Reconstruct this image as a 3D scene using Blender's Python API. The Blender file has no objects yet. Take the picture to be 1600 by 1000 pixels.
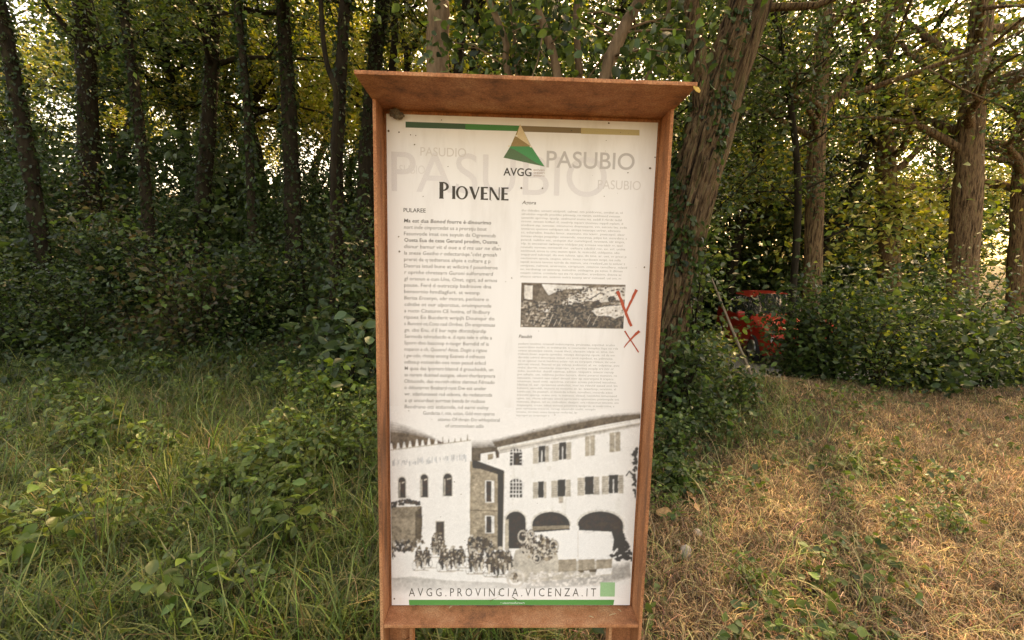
import bpy, bmesh, math, random
import numpy as np
from mathutils import Vector, Matrix, noise as mnoise

R = math.radians
rng = np.random.default_rng(7)
random.seed(7)
sc = bpy.context.scene
C = sc.collection

# ------------------------------------------------------------------ camera
Z0 = 0.30                                  # bottom edge of the printed panel above ground
PW, PH = 0.90, 1.7614                      # printed panel
FD, HD = 0.0965, 0.2716                    # frame depth, hood depth
CAM = np.array([-0.0604, -1.7133, Z0 + 1.3176])
PITCH, YAW, ROLL, FPX = -0.1333, 0.0342, 0.0238, 775.0
fw = np.array([math.sin(YAW) * math.cos(PITCH), math.cos(YAW) * math.cos(PITCH), math.sin(PITCH)])
rt = np.array([math.cos(YAW), -math.sin(YAW), 0.0])
up = np.cross(rt, fw)
c_, s_ = math.cos(ROLL), math.sin(ROLL)
rt, up = c_ * rt + s_ * up, -s_ * rt + c_ * up
cam = bpy.data.cameras.new('camera')
cam.sensor_width = 36
cam.lens = FPX / 1600 * 36
cam.shift_x = -9.5 / 1600
cam.clip_start, cam.clip_end = 0.05, 2000
co = bpy.data.objects.new('camera', cam)
C.objects.link(co)
co.matrix_world = Matrix([[rt[0], up[0], -fw[0], CAM[0]], [rt[1], up[1], -fw[1], CAM[1]],
                          [rt[2], up[2], -fw[2], CAM[2]], [0, 0, 0, 1]])
sc.camera = co

# ------------------------------------------------------------------ light
SUN_AZ, SUN_EL = R(28), R(50)              # behind the wood, a little to the right
w = bpy.data.worlds.new('World')
sc.world = w
w.use_nodes = True
nt = w.node_tree
sky = nt.nodes.new('ShaderNodeTexSky')
sky.sky_type = 'NISHITA'
sky.sun_disc = False
sky.sun_elevation, sky.sun_rotation = SUN_EL, SUN_AZ
sky.air_density, sky.dust_density, sky.ozone_density = 1.0, 3.0, 0.6
nt.nodes['Background'].inputs['Strength'].default_value = 0.15
nt.links.new(sky.outputs[0], nt.nodes['Background'].inputs['Color'])
sl = bpy.data.lights.new('sun', 'SUN')
sl.energy, sl.angle, sl.color = 2.1, R(0.9), (1.0, 0.90, 0.74)
so = bpy.data.objects.new('sun', sl)
C.objects.link(so)
sd = Vector((math.sin(SUN_AZ) * math.cos(SUN_EL), math.cos(SUN_AZ) * math.cos(SUN_EL), math.sin(SUN_EL)))
so.rotation_euler = sd.to_track_quat('Z', 'Y').to_euler()
vs = sc.view_settings
vs.view_transform, vs.look, vs.gamma, vs.use_curve_mapping = 'Standard', 'None', 1.0, False
vs.exposure = 2.7
vs.use_white_balance = True
vs.white_balance_temperature, vs.white_balance_tint = 13500, 18

# ------------------------------------------------------------------ helpers
def at(px, py, Y):
    """point of the photograph (1600 x 1000) at the vertical plane y = Y"""
    d = fw * FPX + rt * (px - 809.5) + up * (500 - py)
    return CAM + d * (Y - CAM[1]) / d[1]

def sstep(a, b, x):
    t = np.clip((np.asarray(x, float) - a) / (b - a), 0, 1)
    return t * t * (3 - 2 * t)

def wob(x, y, s, seed=0.0):
    """cheap smooth 2-D noise, about -1..1"""
    x = np.asarray(x, float) * s; y = np.asarray(y, float) * s
    return (np.sin(x * 1.3 + 1.7 * np.sin(y * .9 + seed) + seed) + np.sin(y * 1.7 + 1.3 * np.sin(x * 1.1 + 2 * seed))
            + np.sin((x + y) * .8 + 2 * np.sin((x - y) * .7 + seed))) / 3

def ter(x, y):
    x = np.asarray(x, float); y = np.asarray(y, float)
    left = 1 - sstep(0.8, 3.4, x)
    z = left * (sstep(4.2, 15, y) * 3.0 + np.clip(y - 15, 0, 80) * 0.10)
    z = z - sstep(4.2, 6.0, y) * sstep(2.2, 3.4, x) * 0.62
    z = z + sstep(13, 30, y) * (1 - left) * 1.5
    z = z + .27 * np.exp(-((x - 2.7) / 1.5) ** 2 - ((y - 3.5) / 1.0) ** 2)
    flat = 1 - sstep(4.6, 6.2, y) * sstep(2.4, 3.6, x)
    z = z + flat * (0.035 * wob(x, y, 2.1, .3) + 0.012 * wob(x, y, 7, 1.1))
    return z

def mat(name):
    m = bpy.data.materials.new(name)
    m.use_nodes = True
    return m, m.node_tree, m.node_tree.nodes['Principled BSDF']

def setp(ob, label=None, cat=None, group=None, kind=None):
    for k, v in (('label', label), ('category', cat), ('group', group), ('kind', kind)):
        if v: ob[k] = v
    return ob

def npmesh(name, V, F, col=None, smooth=False):
    """F: (m,3) or (m,4) index array or list of such arrays"""
    me = bpy.data.meshes.new(name)
    V = np.asarray(V, np.float32)
    Fs = F if isinstance(F, list) else [F]
    Fs = [np.asarray(f, np.int32) for f in Fs if len(f)]
    nl = sum(f.size for f in Fs); nf = sum(len(f) for f in Fs)
    me.vertices.add(len(V)); me.vertices.foreach_set('co', V.ravel())
    me.loops.add(nl); me.loops.foreach_set('vertex_index', np.concatenate([f.ravel() for f in Fs]))
    tot = np.concatenate([np.full(len(f), f.shape[1], np.int32) for f in Fs])
    st = np.concatenate([[0], np.cumsum(tot)[:-1]]).astype(np.int32)
    me.polygons.add(nf); me.polygons.foreach_set('loop_start', st); me.polygons.foreach_set('loop_total', tot)
    if smooth: me.polygons.foreach_set('use_smooth', np.ones(nf, bool))
    if col is not None:
        a = me.color_attributes.new('Col', 'FLOAT_COLOR', 'POINT')
        c4 = np.ones((len(V), 4), np.float32); c4[:, :3] = col
        a.data.foreach_set('color', c4.ravel())
    me.update(calc_edges=True)
    return me

def link(name, me, m, parent=None):
    o = bpy.data.objects.new(name, me)
    C.objects.link(o)
    if me is not None and m is not None:
        me.materials.clear(); me.materials.append(m)
    if parent is not None: o.parent = parent
    return o

def empty(name, loc, label, cat, group=None):
    o = bpy.data.objects.new(name, None)
    C.objects.link(o)
    o.location = loc
    o.empty_display_size = .1
    return setp(o, label, cat, group)

def copy_tree(root, loc, rz, s, label=None, group=None):
    r = root.copy(); C.objects.link(r)
    r.location = loc; r.rotation_euler = (0, 0, rz); r.scale = (s, s, s)
    if label: r['label'] = label
    if group: r['group'] = group
    for ch in list(root.children):
        c = ch.copy(); C.objects.link(c); c.parent = r
    return r

def boxmesh(name, x0, x1, y0, y1, z0, z1, bev=0.0, shape=None):
    bm = bmesh.new()
    bmesh.ops.create_cube(bm, size=1)
    for v in bm.verts:
        v.co = Vector((x0 + (v.co.x + .5) * (x1 - x0), y0 + (v.co.y + .5) * (y1 - y0), z0 + (v.co.z + .5) * (z1 - z0)))
        if shape: shape(v.co)
    if bev: bmesh.ops.bevel(bm, geom=bm.edges[:], offset=bev, segments=2, affect='EDGES', profile=.6)
    me = bpy.data.meshes.new(name); bm.to_mesh(me); bm.free()
    return me

def tube(path, rad, seg=10, rough=0.0, rs=6.0, seed=0, sub=None, cap=True, furrow=0.0):
    """tapered tube through the points of path; returns V, F"""
    path = np.asarray(path, float); rad = np.asarray(rad, float)
    if sub:
        t = np.linspace(0, len(path) - 1, sub)
        k = np.clip(np.floor(t).astype(int), 0, len(path) - 2); u = t - k
        P = lambda i: path[np.clip(i, 0, len(path) - 1)]
        p0, p1, p2, p3 = P(k - 1), P(k), P(k + 1), P(k + 2)
        u_ = u[:, None]
        pp = .5 * (2 * p1 + (p2 - p0) * u_ + (2 * p0 - 5 * p1 + 4 * p2 - p3) * u_ ** 2 + (3 * p1 - p0 - 3 * p2 + p3) * u_ ** 3)
        rad = np.interp(t, np.arange(len(rad)), rad); path = pp
    n = len(path)
    T = np.gradient(path, axis=0); T /= np.linalg.norm(T, axis=1)[:, None] + 1e-9
    ref = np.array([1., .13, .05]) if abs(T[:, 0]).mean() < .8 else np.array([0, 1., .1])
    A = np.cross(T, ref); A /= np.linalg.norm(A, axis=1)[:, None]
    B = np.cross(T, A)
    th = np.linspace(0, 2 * np.pi, seg, endpoint=False)
    rr = np.repeat(rad[:, None], seg, 1)
    if rough or furrow:
        L = np.concatenate([[0], np.cumsum(np.linalg.norm(np.diff(path, axis=0), axis=1))])
        for i in range(n):
            for j in range(seg):
                q = Vector((math.cos(th[j]) * rad[i] * rs, math.sin(th[j]) * rad[i] * rs, L[i] * rs * .35 + seed))
                k = 1 + rough * mnoise.fractal(q, 1.0, 2.0, 3)
                if furrow:
                    q2 = Vector((math.cos(th[j]) * rad[i] * 30, math.sin(th[j]) * rad[i] * 30, L[i] * 4.2 + seed))
                    k += furrow * (abs(mnoise.noise(q2)) * 2 - .45) + furrow * .5 * mnoise.noise(q2 * 2.3)
                rr[i, j] *= k
    V = path[:, None, :] + (A[:, None, :] * np.cos(th)[None, :, None] + B[:, None, :] * np.sin(th)[None, :, None]) * rr[..., None]
    V = V.reshape(-1, 3)
    i, j = np.meshgrid(np.arange(n - 1), np.arange(seg), indexing='ij')
    a = i * seg + j; b = i * seg + (j + 1) % seg
    F = np.stack([a, b, b + seg, a + seg], -1).reshape(-1, 4)
    return V, F

def join(parts):
    Vs, Fs, o = [], [], 0
    for V, F in parts:
        Vs.append(V); Fs.append(np.asarray(F) + o); o += len(V)
    return np.concatenate(Vs), np.concatenate(Fs)

def unit(v): return v / (np.linalg.norm(v, axis=-1, keepdims=True) + 1e-9)

def leaves(P, size, col, upb=0.8, droop=0.25, wid=0.55, near=False, r=rng, D=None):
    """leaf blades: 4 (or 8) triangles each, folded along the midrib"""
    n = len(P)
    size = np.broadcast_to(size, (n,))
    if D is None:
        D = unit(r.normal(size=(n, 3)) * np.array([1, 1, .45]) - np.array([0, 0, droop]))
    N = unit(r.normal(size=(n, 3)) + np.array([0, 0, upb]))
    S = unit(np.cross(D, N)); N = np.cross(S, D)
    s = size[:, None]
    if not near:
        o = [(0, 0, 0), (.42, -wid / 2, .10), (1, 0, -.08), (.42, wid / 2, .10), (.45, 0, 0)]
        f = np.array([(0, 4, 1), (1, 4, 2), (0, 3, 4), (3, 2, 4)])
    else:
        o = [(0, 0, 0), (.18, -wid * .36, .05), (.45, -wid * .5, .1), (.78, -wid * .27, .03), (1, 0, -.1),
             (.78, wid * .27, .03), (.45, wid * .5, .1), (.18, wid * .36, .05), (.45, 0, 0)]
        f = np.array([(8, i, (i + 1) % 8) for i in range(8)])
    V = np.stack([P + s * (D * a + S * b + N * c) for a, b, c in o], 1)
    k = len(o)
    F = (f[None] + (np.arange(n) * k)[:, None, None]).reshape(-1, 3)
    return V.reshape(-1, 3), F, np.repeat(np.asarray(col), k, 0)

def pick(cols, n, jit=.25, r=rng):
    c = np.array(cols)[r.integers(0, len(cols), n)]
    return c * (1 + r.normal(size=(n, 1)) * jit).clip(.35, 1.9) * (1 + r.normal(size=(n, 3)) * jit * .25).clip(.6, 1.4)

# ------------------------------------------------------------------ materials
def leaf_mat(name, trans=.38, rough=.42):
    m, t, b = mat(name)
    a = t.nodes.new('ShaderNodeVertexColor'); a.layer_name = 'Col'
    tr = t.nodes.new('ShaderNodeBsdfTranslucent')
    hs = t.nodes.new('ShaderNodeHueSaturation'); hs.inputs['Hue'].default_value = .48
    hs.inputs['Saturation'].default_value = 1.1; hs.inputs['Value'].default_value = 1.5
    mx = t.nodes.new('ShaderNodeMixShader'); mx.inputs[0].default_value = trans
    b.inputs['Roughness'].default_value = rough
    b.inputs['Specular IOR Level'].default_value = .35
    t.links.new(a.outputs[0], b.inputs['Base Color'])
    t.links.new(a.outputs[0], hs.inputs['Color']); t.links.new(hs.outputs[0], tr.inputs[0])
    t.links.new(b.outputs[0], mx.inputs[1]); t.links.new(tr.outputs[0], mx.inputs[2])
    t.links.new(mx.outputs[0], t.nodes['Material Output'].inputs[0])
    return m

def noise_mat(name, cols, scale, rough=.8, bump=.3, stretch=(1, 1, 1), detail=8, dist=.01, spec=.3, coord='Object', bscale=None, lean=0):
    m, t, b = mat(name)
    tc = t.nodes.new('ShaderNodeTexCoord'); mp = t.nodes.new('ShaderNodeMapping')
    mp.inputs['Scale'].default_value = stretch
    vr = t.nodes.new('ShaderNodeVectorRotate'); vr.rotation_type = 'Y_AXIS'; vr.inputs['Angle'].default_value = -lean
    t.links.new(tc.outputs[coord], vr.inputs['Vector']); t.links.new(vr.outputs[0], mp.inputs[0])
    n = t.nodes.new('ShaderNodeTexNoise'); n.inputs['Scale'].default_value = scale
    n.inputs['Detail'].default_value = detail; n.inputs['Roughness'].default_value = .65
    t.links.new(mp.outputs[0], n.inputs[0])
    cr = t.nodes.new('ShaderNodeValToRGB')
    el = cr.color_ramp.elements
    while len(el) < len(cols): el.new(.5)
    for i, (p, c) in enumerate(cols): el[i].position = p; el[i].color = (*c, 1)
    t.links.new(n.outputs[0], cr.inputs[0]); t.links.new(cr.outputs[0], b.inputs['Base Color'])
    n2 = t.nodes.new('ShaderNodeTexNoise'); n2.inputs['Scale'].default_value = bscale or scale * 2.2
    n2.inputs['Detail'].default_value = 6
    t.links.new(mp.outputs[0], n2.inputs[0])
    bp = t.nodes.new('ShaderNodeBump'); bp.inputs['Strength'].default_value = bump; bp.inputs['Distance'].default_value = dist
    t.links.new(n2.outputs[0], bp.inputs['Height']); t.links.new(bp.outputs[0], b.inputs['Normal'])
    b.inputs['Roughness'].default_value = rough; b.inputs['Specular IOR Level'].default_value = spec
    return m

M_leaf = leaf_mat('leaf')
M_grass = leaf_mat('grass_blade', .3, .5)
M_straw = leaf_mat('straw', .18, .7)
M_bark = noise_mat('bark_furrowed', [(.34, (.028, .017, .010)), (.45, (.11, .066, .036)), (.55, (.22, .135, .075)), (.66, (.10, .095, .035)), (.74, (.16, .10, .055))],
                   26, .95, 1.0, (1, 1, .16), dist=.05, spec=.1)
M_oak = noise_mat('oak_bark', [(.36, (.016, .010, .007)), (.45, (.075, .046, .026)), (.54, (.17, .108, .062)), (.62, (.08, .075, .030)), (.72, (.13, .082, .046))],
                  30, .95, 1.0, (1, 1, .055), dist=.06, spec=.1, lean=R(14), detail=5)
M_bark_dark = noise_mat('bark_dark', [(.3, (.010, .008, .005)), (.55, (.027, .020, .013)), (.75, (.032, .036, .016))], 11, .95, .8, (1, 1, .3), dist=.02, spec=.1)
M_bark_brown = noise_mat('bark_brown', [(.3, (.06, .04, .025)), (.5, (.16, .105, .065)), (.72, (.24, .17, .11))], 13, .95, .8, (1, 1, .22), dist=.02, spec=.1)
M_soil = noise_mat('soil', [(.3, (.035, .026, .016)), (.5, (.085, .062, .036)), (.62, (.06, .06, .026)), (.75, (.13, .10, .06))], 3.1, .95, .8, dist=.03, spec=.1, bscale=40)
M_gravel = noise_mat('gravel', [(.3, (.16, .15, .13)), (.7, (.3, .28, .25))], 30, .95, .7, dist=.02)

# weathering steel: orange-brown rust with dark blotches, fine grain and run marks
def rust_mat():
    m, t, b = mat('weathering_steel')
    tc = t.nodes.new('ShaderNodeTexCoord')
    def nz(scale, det, st=(1, 1, 1)):
        mp = t.nodes.new('ShaderNodeMapping'); mp.inputs['Scale'].default_value = st
        t.links.new(tc.outputs['Object'], mp.inputs[0])
        n = t.nodes.new('ShaderNodeTexNoise'); n.inputs['Scale'].default_value = scale; n.inputs['Detail'].default_value = det
        n.inputs['Roughness'].default_value = .7
        t.links.new(mp.outputs[0], n.inputs[0]); return n
    a, f, g = nz(9, 8, (1, 1, .16)), nz(190, 3), nz(300, 3)
    cr = t.nodes.new('ShaderNodeValToRGB')
    for i, (p, c) in enumerate([(.36, (.20, .085, .043)), (.47, (.39, .152, .070)), (.57, (.53, .21, .097)), (.70, (.55, .28, .15))]):
        if i > 1: cr.color_ramp.elements.new(.5)
        cr.color_ramp.elements[i].position = p; cr.color_ramp.elements[i].color = (*c, 1)
    t.links.new(a.outputs[0], cr.inputs[0])
    cf = t.nodes.new('ShaderNodeValToRGB')
    cf.color_ramp.elements[0].position = .36; cf.color_ramp.elements[0].color = (.60, .56, .54, 1)
    cf.color_ramp.elements[1].position = .64; cf.color_ramp.elements[1].color = (1.25, 1.25, 1.25, 1)
    t.links.new(f.outputs[0], cf.inputs[0])
    mx = t.nodes.new('ShaderNodeMix'); mx.data_type = 'RGBA'; mx.blend_type = 'MULTIPLY'; mx.inputs[0].default_value = .8
    t.links.new(cr.outputs[0], mx.inputs[6]); t.links.new(cf.outputs[0], mx.inputs[7])
    t.links.new(mx.outputs[2], b.inputs['Base Color'])
    bp = t.nodes.new('ShaderNodeBump'); bp.inputs['Strength'].default_value = .8; bp.inputs['Distance'].default_value = .003
    t.links.new(g.outputs[0], bp.inputs['Height']); t.links.new(bp.outputs[0], b.inputs['Normal'])
    b.inputs['Roughness'].default_value = .78; b.inputs['Specular IOR Level'].default_value = .3
    return m
M_rust = rust_mat()

def print_mat(name, grain=.12, gs=600):
    m, t, b = mat(name)
    a = t.nodes.new('ShaderNodeVertexColor'); a.layer_name = 'Col'
    tc = t.nodes.new('ShaderNodeTexCoord')
    n = t.nodes.new('ShaderNodeTexNoise'); n.inputs['Scale'].default_value = gs; n.inputs['Detail'].default_value = 2
    t.links.new(tc.outputs['Object'], n.inputs[0])
    mr = t.nodes.new('ShaderNodeMapRange'); mr.inputs[1].default_value = .3; mr.inputs[2].default_value = .7
    mr.inputs[3].default_value = 1 - grain; mr.inputs[4].default_value = 1 + grain
    t.links.new(n.outputs[0], mr.inputs[0])
    mx = t.nodes.new('ShaderNodeVectorMath'); mx.operation = 'SCALE'
    t.links.new(a.outputs[0], mx.inputs[0]); t.links.new(mr.outputs[0], mx.inputs['Scale'])
    t.links.new(mx.outputs[0], b.inputs['Base Color'])
    b.inputs['Roughness'].default_value = .5; b.inputs['Specular IOR Level'].default_value = .25
    return m
M_print = print_mat('printed_ink')
M_board = noise_mat('faded_white_vinyl', [(.25, (.64, .62, .605)), (.5, (.775, .77, .77)), (.85, (.82, .815, .815))], 3.2, .4, .03, (2.5, 1, .5), dist=.001, spec=.35)
M_paint = noise_mat('red_spray_paint', [(.3, (.42, .07, .04)), (.7, (.55, .11, .06))], 120, .6, .1, dist=.001)
M_strawbit = noise_mat('pale_straw', [(.3, (.4, .3, .16)), (.7, (.6, .48, .3))], 80, .8, .2)
M_speck = noise_mat('dirt', [(.3, (.09, .065, .045)), (.7, (.2, .16, .12))], 200, .9, .2)

# ------------------------------------------------------------------ the setting
g1 = np.concatenate([-np.geomspace(400, 9, 22), np.linspace(-8.5, 9.5, 150), np.geomspace(10, 400, 22)])
g2 = np.concatenate([-np.geomspace(300, 3, 14), np.linspace(-2.7, 14, 150), np.geomspace(14.5, 500, 26)])
X, Y = np.meshgrid(g1, g2, indexing='ij')
V = np.stack([X, Y, ter(X, Y)], -1).reshape(-1, 3)
nx, ny = len(g1), len(g2)
i, j = np.meshgrid(np.arange(nx - 1), np.arange(ny - 1), indexing='ij')
a = i * ny + j
setp(link('ground', npmesh('ground', V, np.stack([a, a + ny, a + ny + 1, a + 1], -1).reshape(-1, 4), smooth=True), M_soil), kind='structure')
# gravel lane below the bank, where the car stands
gx = np.linspace(3.6, 30, 30); gy = np.linspace(6.15, 13.2, 10)
X, Y = np.meshgrid(gx, gy, indexing='ij')
V = np.stack([X, Y, ter(X, Y) + .004], -1).reshape(-1, 3)
i, j = np.meshgrid(np.arange(29), np.arange(9), indexing='ij'); a = i * 10 + j
setp(link('gravel_lane', npmesh('gravel_lane', V, np.stack([a, a + 10, a + 11, a + 1], -1).reshape(-1, 4), smooth=True), M_gravel), kind='structure')

# ------------------------------------------------------------------ the information board
sign = empty('information_board', (0, 0, 0), 'tall weathering steel information board with printed history panel and projecting hood', 'sign')
OX = PW / 2 + .020
TH = .011
zt = Z0 + PH + .013                         # underside of the hood at the back
hslope = (.0305 - .013) / HD
def side_top(c):
    if c.z > 1: c.z = zt - c.y * hslope - .001
for s in (-1, 1):
    xs = sorted((s * OX, s * (OX - TH)))
    link('side_panel', boxmesh('side_panel', xs[0], xs[1], -FD, .030, -.25, 2.0, .0018, side_top), M_rust, sign)
    xs = sorted((s * (OX - TH - .0006), s * (OX - TH - .082)))
    link('leg_plate', boxmesh('leg_plate', xs[0], xs[1], -.004, .006, -.25, Z0 - .018, .0015), M_rust, sign)
    xs = sorted((s * (OX - TH - .082), s * (OX - TH - .094)))
    link('leg_flange', boxmesh('leg_flange', xs[0], xs[1], -.040, .0058, -.25, Z0 - .018, .0015), M_rust, sign)
def hood_shape(c): c.z += -c.y * hslope
link('hood', boxmesh('hood', -OX - .004, OX + .004, -HD, .036, zt, zt + .011, .002, hood_shape), M_rust, sign)
link('back_plate', boxmesh('back_plate', -OX + TH + .0006, OX - TH - .0006, .0075, .013, Z0 - .03, zt - .0015, 0), M_rust, sign)
link('sill', boxmesh('sill', -OX + TH + .0006, OX - TH - .0006, -FD + .0015, .0072, Z0 - .0165, Z0 - .0045, .0018), M_rust, sign)
panel = link('printed_panel', boxmesh('printed_panel', -PW / 2, PW / 2, 0, .0045, Z0, Z0 + PH, .0006), M_board, sign)
panel['label'] = 'faded white printed panel with titles, text columns and old photographs'

# --- positions on the panel, read off the photograph through the plane of the panel
def homography(src, dst):
    A = []
    for (x, y), (u, v) in zip(src, dst):
        A.append([x, y, 1, 0, 0, 0, -u * x, -u * y, -u]); A.append([0, 0, 0, x, y, 1, -v * x, -v * y, -v])
    return np.linalg.svd(np.array(A, float))[2][-1].reshape(3, 3)
HM = homography([(604, 178), (1027, 191), (985, 948), (610, 948)],
                [(-PW / 2, Z0 + PH), (PW / 2, Z0 + PH), (PW / 2, Z0), (-PW / 2, Z0)])
def pp(px, py):
    q = HM @ np.stack([np.asarray(px, float), np.asarray(py, float), np.ones_like(np.asarray(px, float))])
    return np.stack([q[0] / q[2], q[1] / q[2]], -1)
PAPER = np.array([.775, .77, .77])
lin = lambda *c: ((np.array(c, float) / 255 + .055) / 1.055) ** 2.4
INK = lambda r, g, b: lin(r, g, b) / lin(242, 231, 219) * PAPER      # ink against the colour of the bare panel
LY = .00015
class Ink:
    """flat printed shapes on the panel; later shapes lie a hair in front of earlier ones"""
    def __init__(s): s.V = []; s.F = []; s.C = []; s.n = 0; s.layer = 1.0
    def poly(s, pts, col, px=True, step=0.02):
        p = pp(*np.asarray(pts, float).T) if px else np.asarray(pts, float)
        p[:, 0] = p[:, 0].clip(-PW / 2 + .001, PW / 2 - .001); p[:, 1] = p[:, 1].clip(Z0 + .001, Z0 + PH - .001)
        s.raw(p, [tuple(range(len(p)))], np.tile(col, (len(p), 1)) if np.ndim(col) == 1 else col)
        s.layer += step
    def scatter(s, fn, n, span=.7):
        base = s.layer
        for k in range(n):
            s.layer = base + rp.random() * span
            fn(k)
        s.layer = base + span
    def raw(s, p, faces, col):
        k = len(p)
        s.V.append(np.column_stack([p[:, 0], np.full(k, -LY * s.layer), p[:, 1]]))
        s.F += [tuple(i + s.n for i in f) for f in faces]
        s.C.append(col); s.n += k
    def build(s, name, m, parent, layer=None):
        me = bpy.data.meshes.new(name)
        me.from_pydata(np.concatenate(s.V).tolist(), [], s.F)
        a = me.color_attributes.new('Col', 'FLOAT_COLOR', 'POINT')
        c4 = np.ones((s.n, 4), np.float32); c4[:, :3] = np.concatenate(s.C)
        a.data.foreach_set('color', c4.ravel())
        return link(name, me, m, parent)

def vnoise(h, w, cell, r):
    gy, gx = int(h / cell) + 3, int(w / cell) + 3
    g = r.random((gy, gx)); yy = np.arange(h) / cell; xx = np.arange(w) / cell
    y0, x0 = yy.astype(int), xx.astype(int); fy, fx = (yy - y0)[:, None], (xx - x0)[None]
    fy, fx = fy * fy * (3 - 2 * fy), fx * fx * (3 - 2 * fx)
    G = lambda a, b: g[np.ix_(y0 + a, x0 + b)]
    return (G(0, 0) * (1 - fy) + G(1, 0) * fy) * (1 - fx) + (G(0, 1) * (1 - fy) + G(1, 1) * fy) * fx - .5
def blur(im, sg):
    k = np.exp(-.5 * (np.arange(-int(3 * sg) - 1, int(3 * sg) + 2) / sg) ** 2); k /= k.sum(); n = len(k) // 2
    for ax in (0, 1):
        pd = [(0, 0)] * im.ndim; pd[ax] = (n, n); q = np.pad(im, pd, mode='edge')
        im = sum(k[i] * np.take(q, range(i, i + im.shape[ax]), axis=ax) for i in range(len(k)))
    return im
class Picture:
    """a continuous-tone print: shapes are painted in order into a tone grid, softened, grained,
    and laid on the panel as one fine sheet whose vertices carry the ink colour"""
    def __init__(s, u0, u1, v0, v1, nu, ss=2):
        s.b = (u0, u1, v0, v1); s.nu = nu * ss; s.nv = int(nu * ss * (v1 - v0) / (u1 - u0)); s.ss = ss
        s.im = np.tile(PAPER, (s.nv, s.nu, 1)); s.layer = 0
    def poly(s, pts, col, px=True, step=0):
        p = pp(*np.asarray(pts, float).T) if px else np.asarray(pts, float)
        u0, u1, v0, v1 = s.b
        x = (p[:, 0] - u0) / (u1 - u0) * s.nu - .5; y = (p[:, 1] - v0) / (v1 - v0) * s.nv - .5
        xa, xb = max(0, math.floor(x.min())), min(s.nu - 1, math.ceil(x.max()))
        ya, yb = max(0, math.floor(y.min())), min(s.nv - 1, math.ceil(y.max()))
        if xb < xa or yb < ya: return
        X, Y = np.meshgrid(np.arange(xa, xb + 1), np.arange(ya, yb + 1)); ins = np.zeros(X.shape, bool)
        for k in range(len(x)):
            x1, y1, x2, y2 = x[k], y[k], x[k - 1], y[k - 1]
            if y1 == y2: continue
            ins ^= ((y1 > Y) != (y2 > Y)) & (X < (x2 - x1) * (Y - y1) / (y2 - y1) + x1)
        s.im[ya:yb + 1, xa:xb + 1][ins] = col
    def scatter(s, fn, n, span=0):
        for k in range(n): fn(k)
    def build(s, name, m, parent, seed=1, soft=1.1, grain=1.0, fade=None):
        r = np.random.default_rng(seed); im = s.im; h, w_ = im.shape[:2]
        lum = im.mean(2) / PAPER.mean()
        lum = blur(lum, 5)
        big = sum(vnoise(h, w_, c, r) * a for c, a in ((90, .25), (34, .35), (14, .55), (6, .75), (3, .7)))
        amp = .025 + .75 * np.clip(4 * lum * (1 - lum), 0, 1) * .55 + .25 * (lum < .4)
        im = im * (1 + (big * amp * grain)[..., None])
        edge = blur(im, 7); im = im + .12 * (im - edge)                # slight local contrast, as old plates have
        im = blur(np.clip(im, .07, .80), soft)
        q = s.ss; im = im[:h // q * q, :w_ // q * q].reshape(h // q, q, w_ // q, q, 3).mean((1, 3))
        h, w_ = im.shape[:2]
        im = im * (1 + r.normal(size=(h, w_, 1)) * .022)
        if fade is not None:
            a = fade(*np.meshgrid(np.linspace(0, 1, w_), np.linspace(0, 1, h)))[..., None]; im = PAPER * (1 - a) + im * a
        u0, u1, v0, v1 = s.b
        U, V_ = np.meshgrid(np.linspace(u0, u1, w_), np.linspace(v0, v1, h))
        P = np.stack([U, np.full_like(U, -LY * 1.5), V_], -1).reshape(-1, 3)
        i, j = np.meshgrid(np.arange(h - 1), np.arange(w_ - 1), indexing='ij'); a = i * w_ + j
        return link(name, npmesh(name, P, np.stack([a, a + 1, a + w_ + 1, a + w_], -1).reshape(-1, 4), im.reshape(-1, 3)), m, parent)
TEXTQ = []
def text(key, s, x0, y0, x1, size, col, thick=0., spacing=1., shear=0., sx=1):
    """queue a line: baseline start (x0,y0) px, right end x1 px, letter size in px (cap height)"""
    cu = bpy.data.curves.new('line', 'FONT'); cu.body = s; cu.resolution_u = 6 if len(s) < 10 else 2; cu.space_character = spacing
    cu.offset = thick; cu.shear = shear
    o = bpy.data.objects.new('line', cu); C.objects.link(o)
    TEXTQ.append((key, o, x0, y0, x1, size, np.array(col), sx))
def flush_text():
    bpy.context.view_layer.update()
    dg = bpy.context.evaluated_depsgraph_get()
    out = {}
    for key, o, x0, y0, x1, size, col, sx in TEXTQ:
        me = bpy.data.meshes.new_from_object(o.evaluated_get(dg))
        n = len(me.vertices)
        if n:
            v = np.zeros(n * 3, np.float32); me.vertices.foreach_get('co', v); v = v.reshape(-1, 3)[:, :2].astype(float)
            a0 = pp(x0, y0); a1 = pp(x1, y0 + (x1 - x0) * .02); h = pp(x0, y0 - size)
            W = a1[0] - a0[0]; H = h[1] - a0[1]
            x = (v[:, 0] - v[:, 0].min()) / (np.ptp(v[:, 0]) + 1e-9) * W
            if sx < 0: x = W - x
            q = np.column_stack([a0[0] + x, a0[1] + v[:, 1] / .69 * H])
            ink = out.setdefault(key, Ink())
            ink.raw(q, [tuple(p.vertices) for p in me.polygons], np.tile(col, (n, 1)))
            ink.layer += .004
        cu = o.data
        bpy.data.objects.remove(o); bpy.data.curves.remove(cu); bpy.data.meshes.remove(me)
    return out

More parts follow.
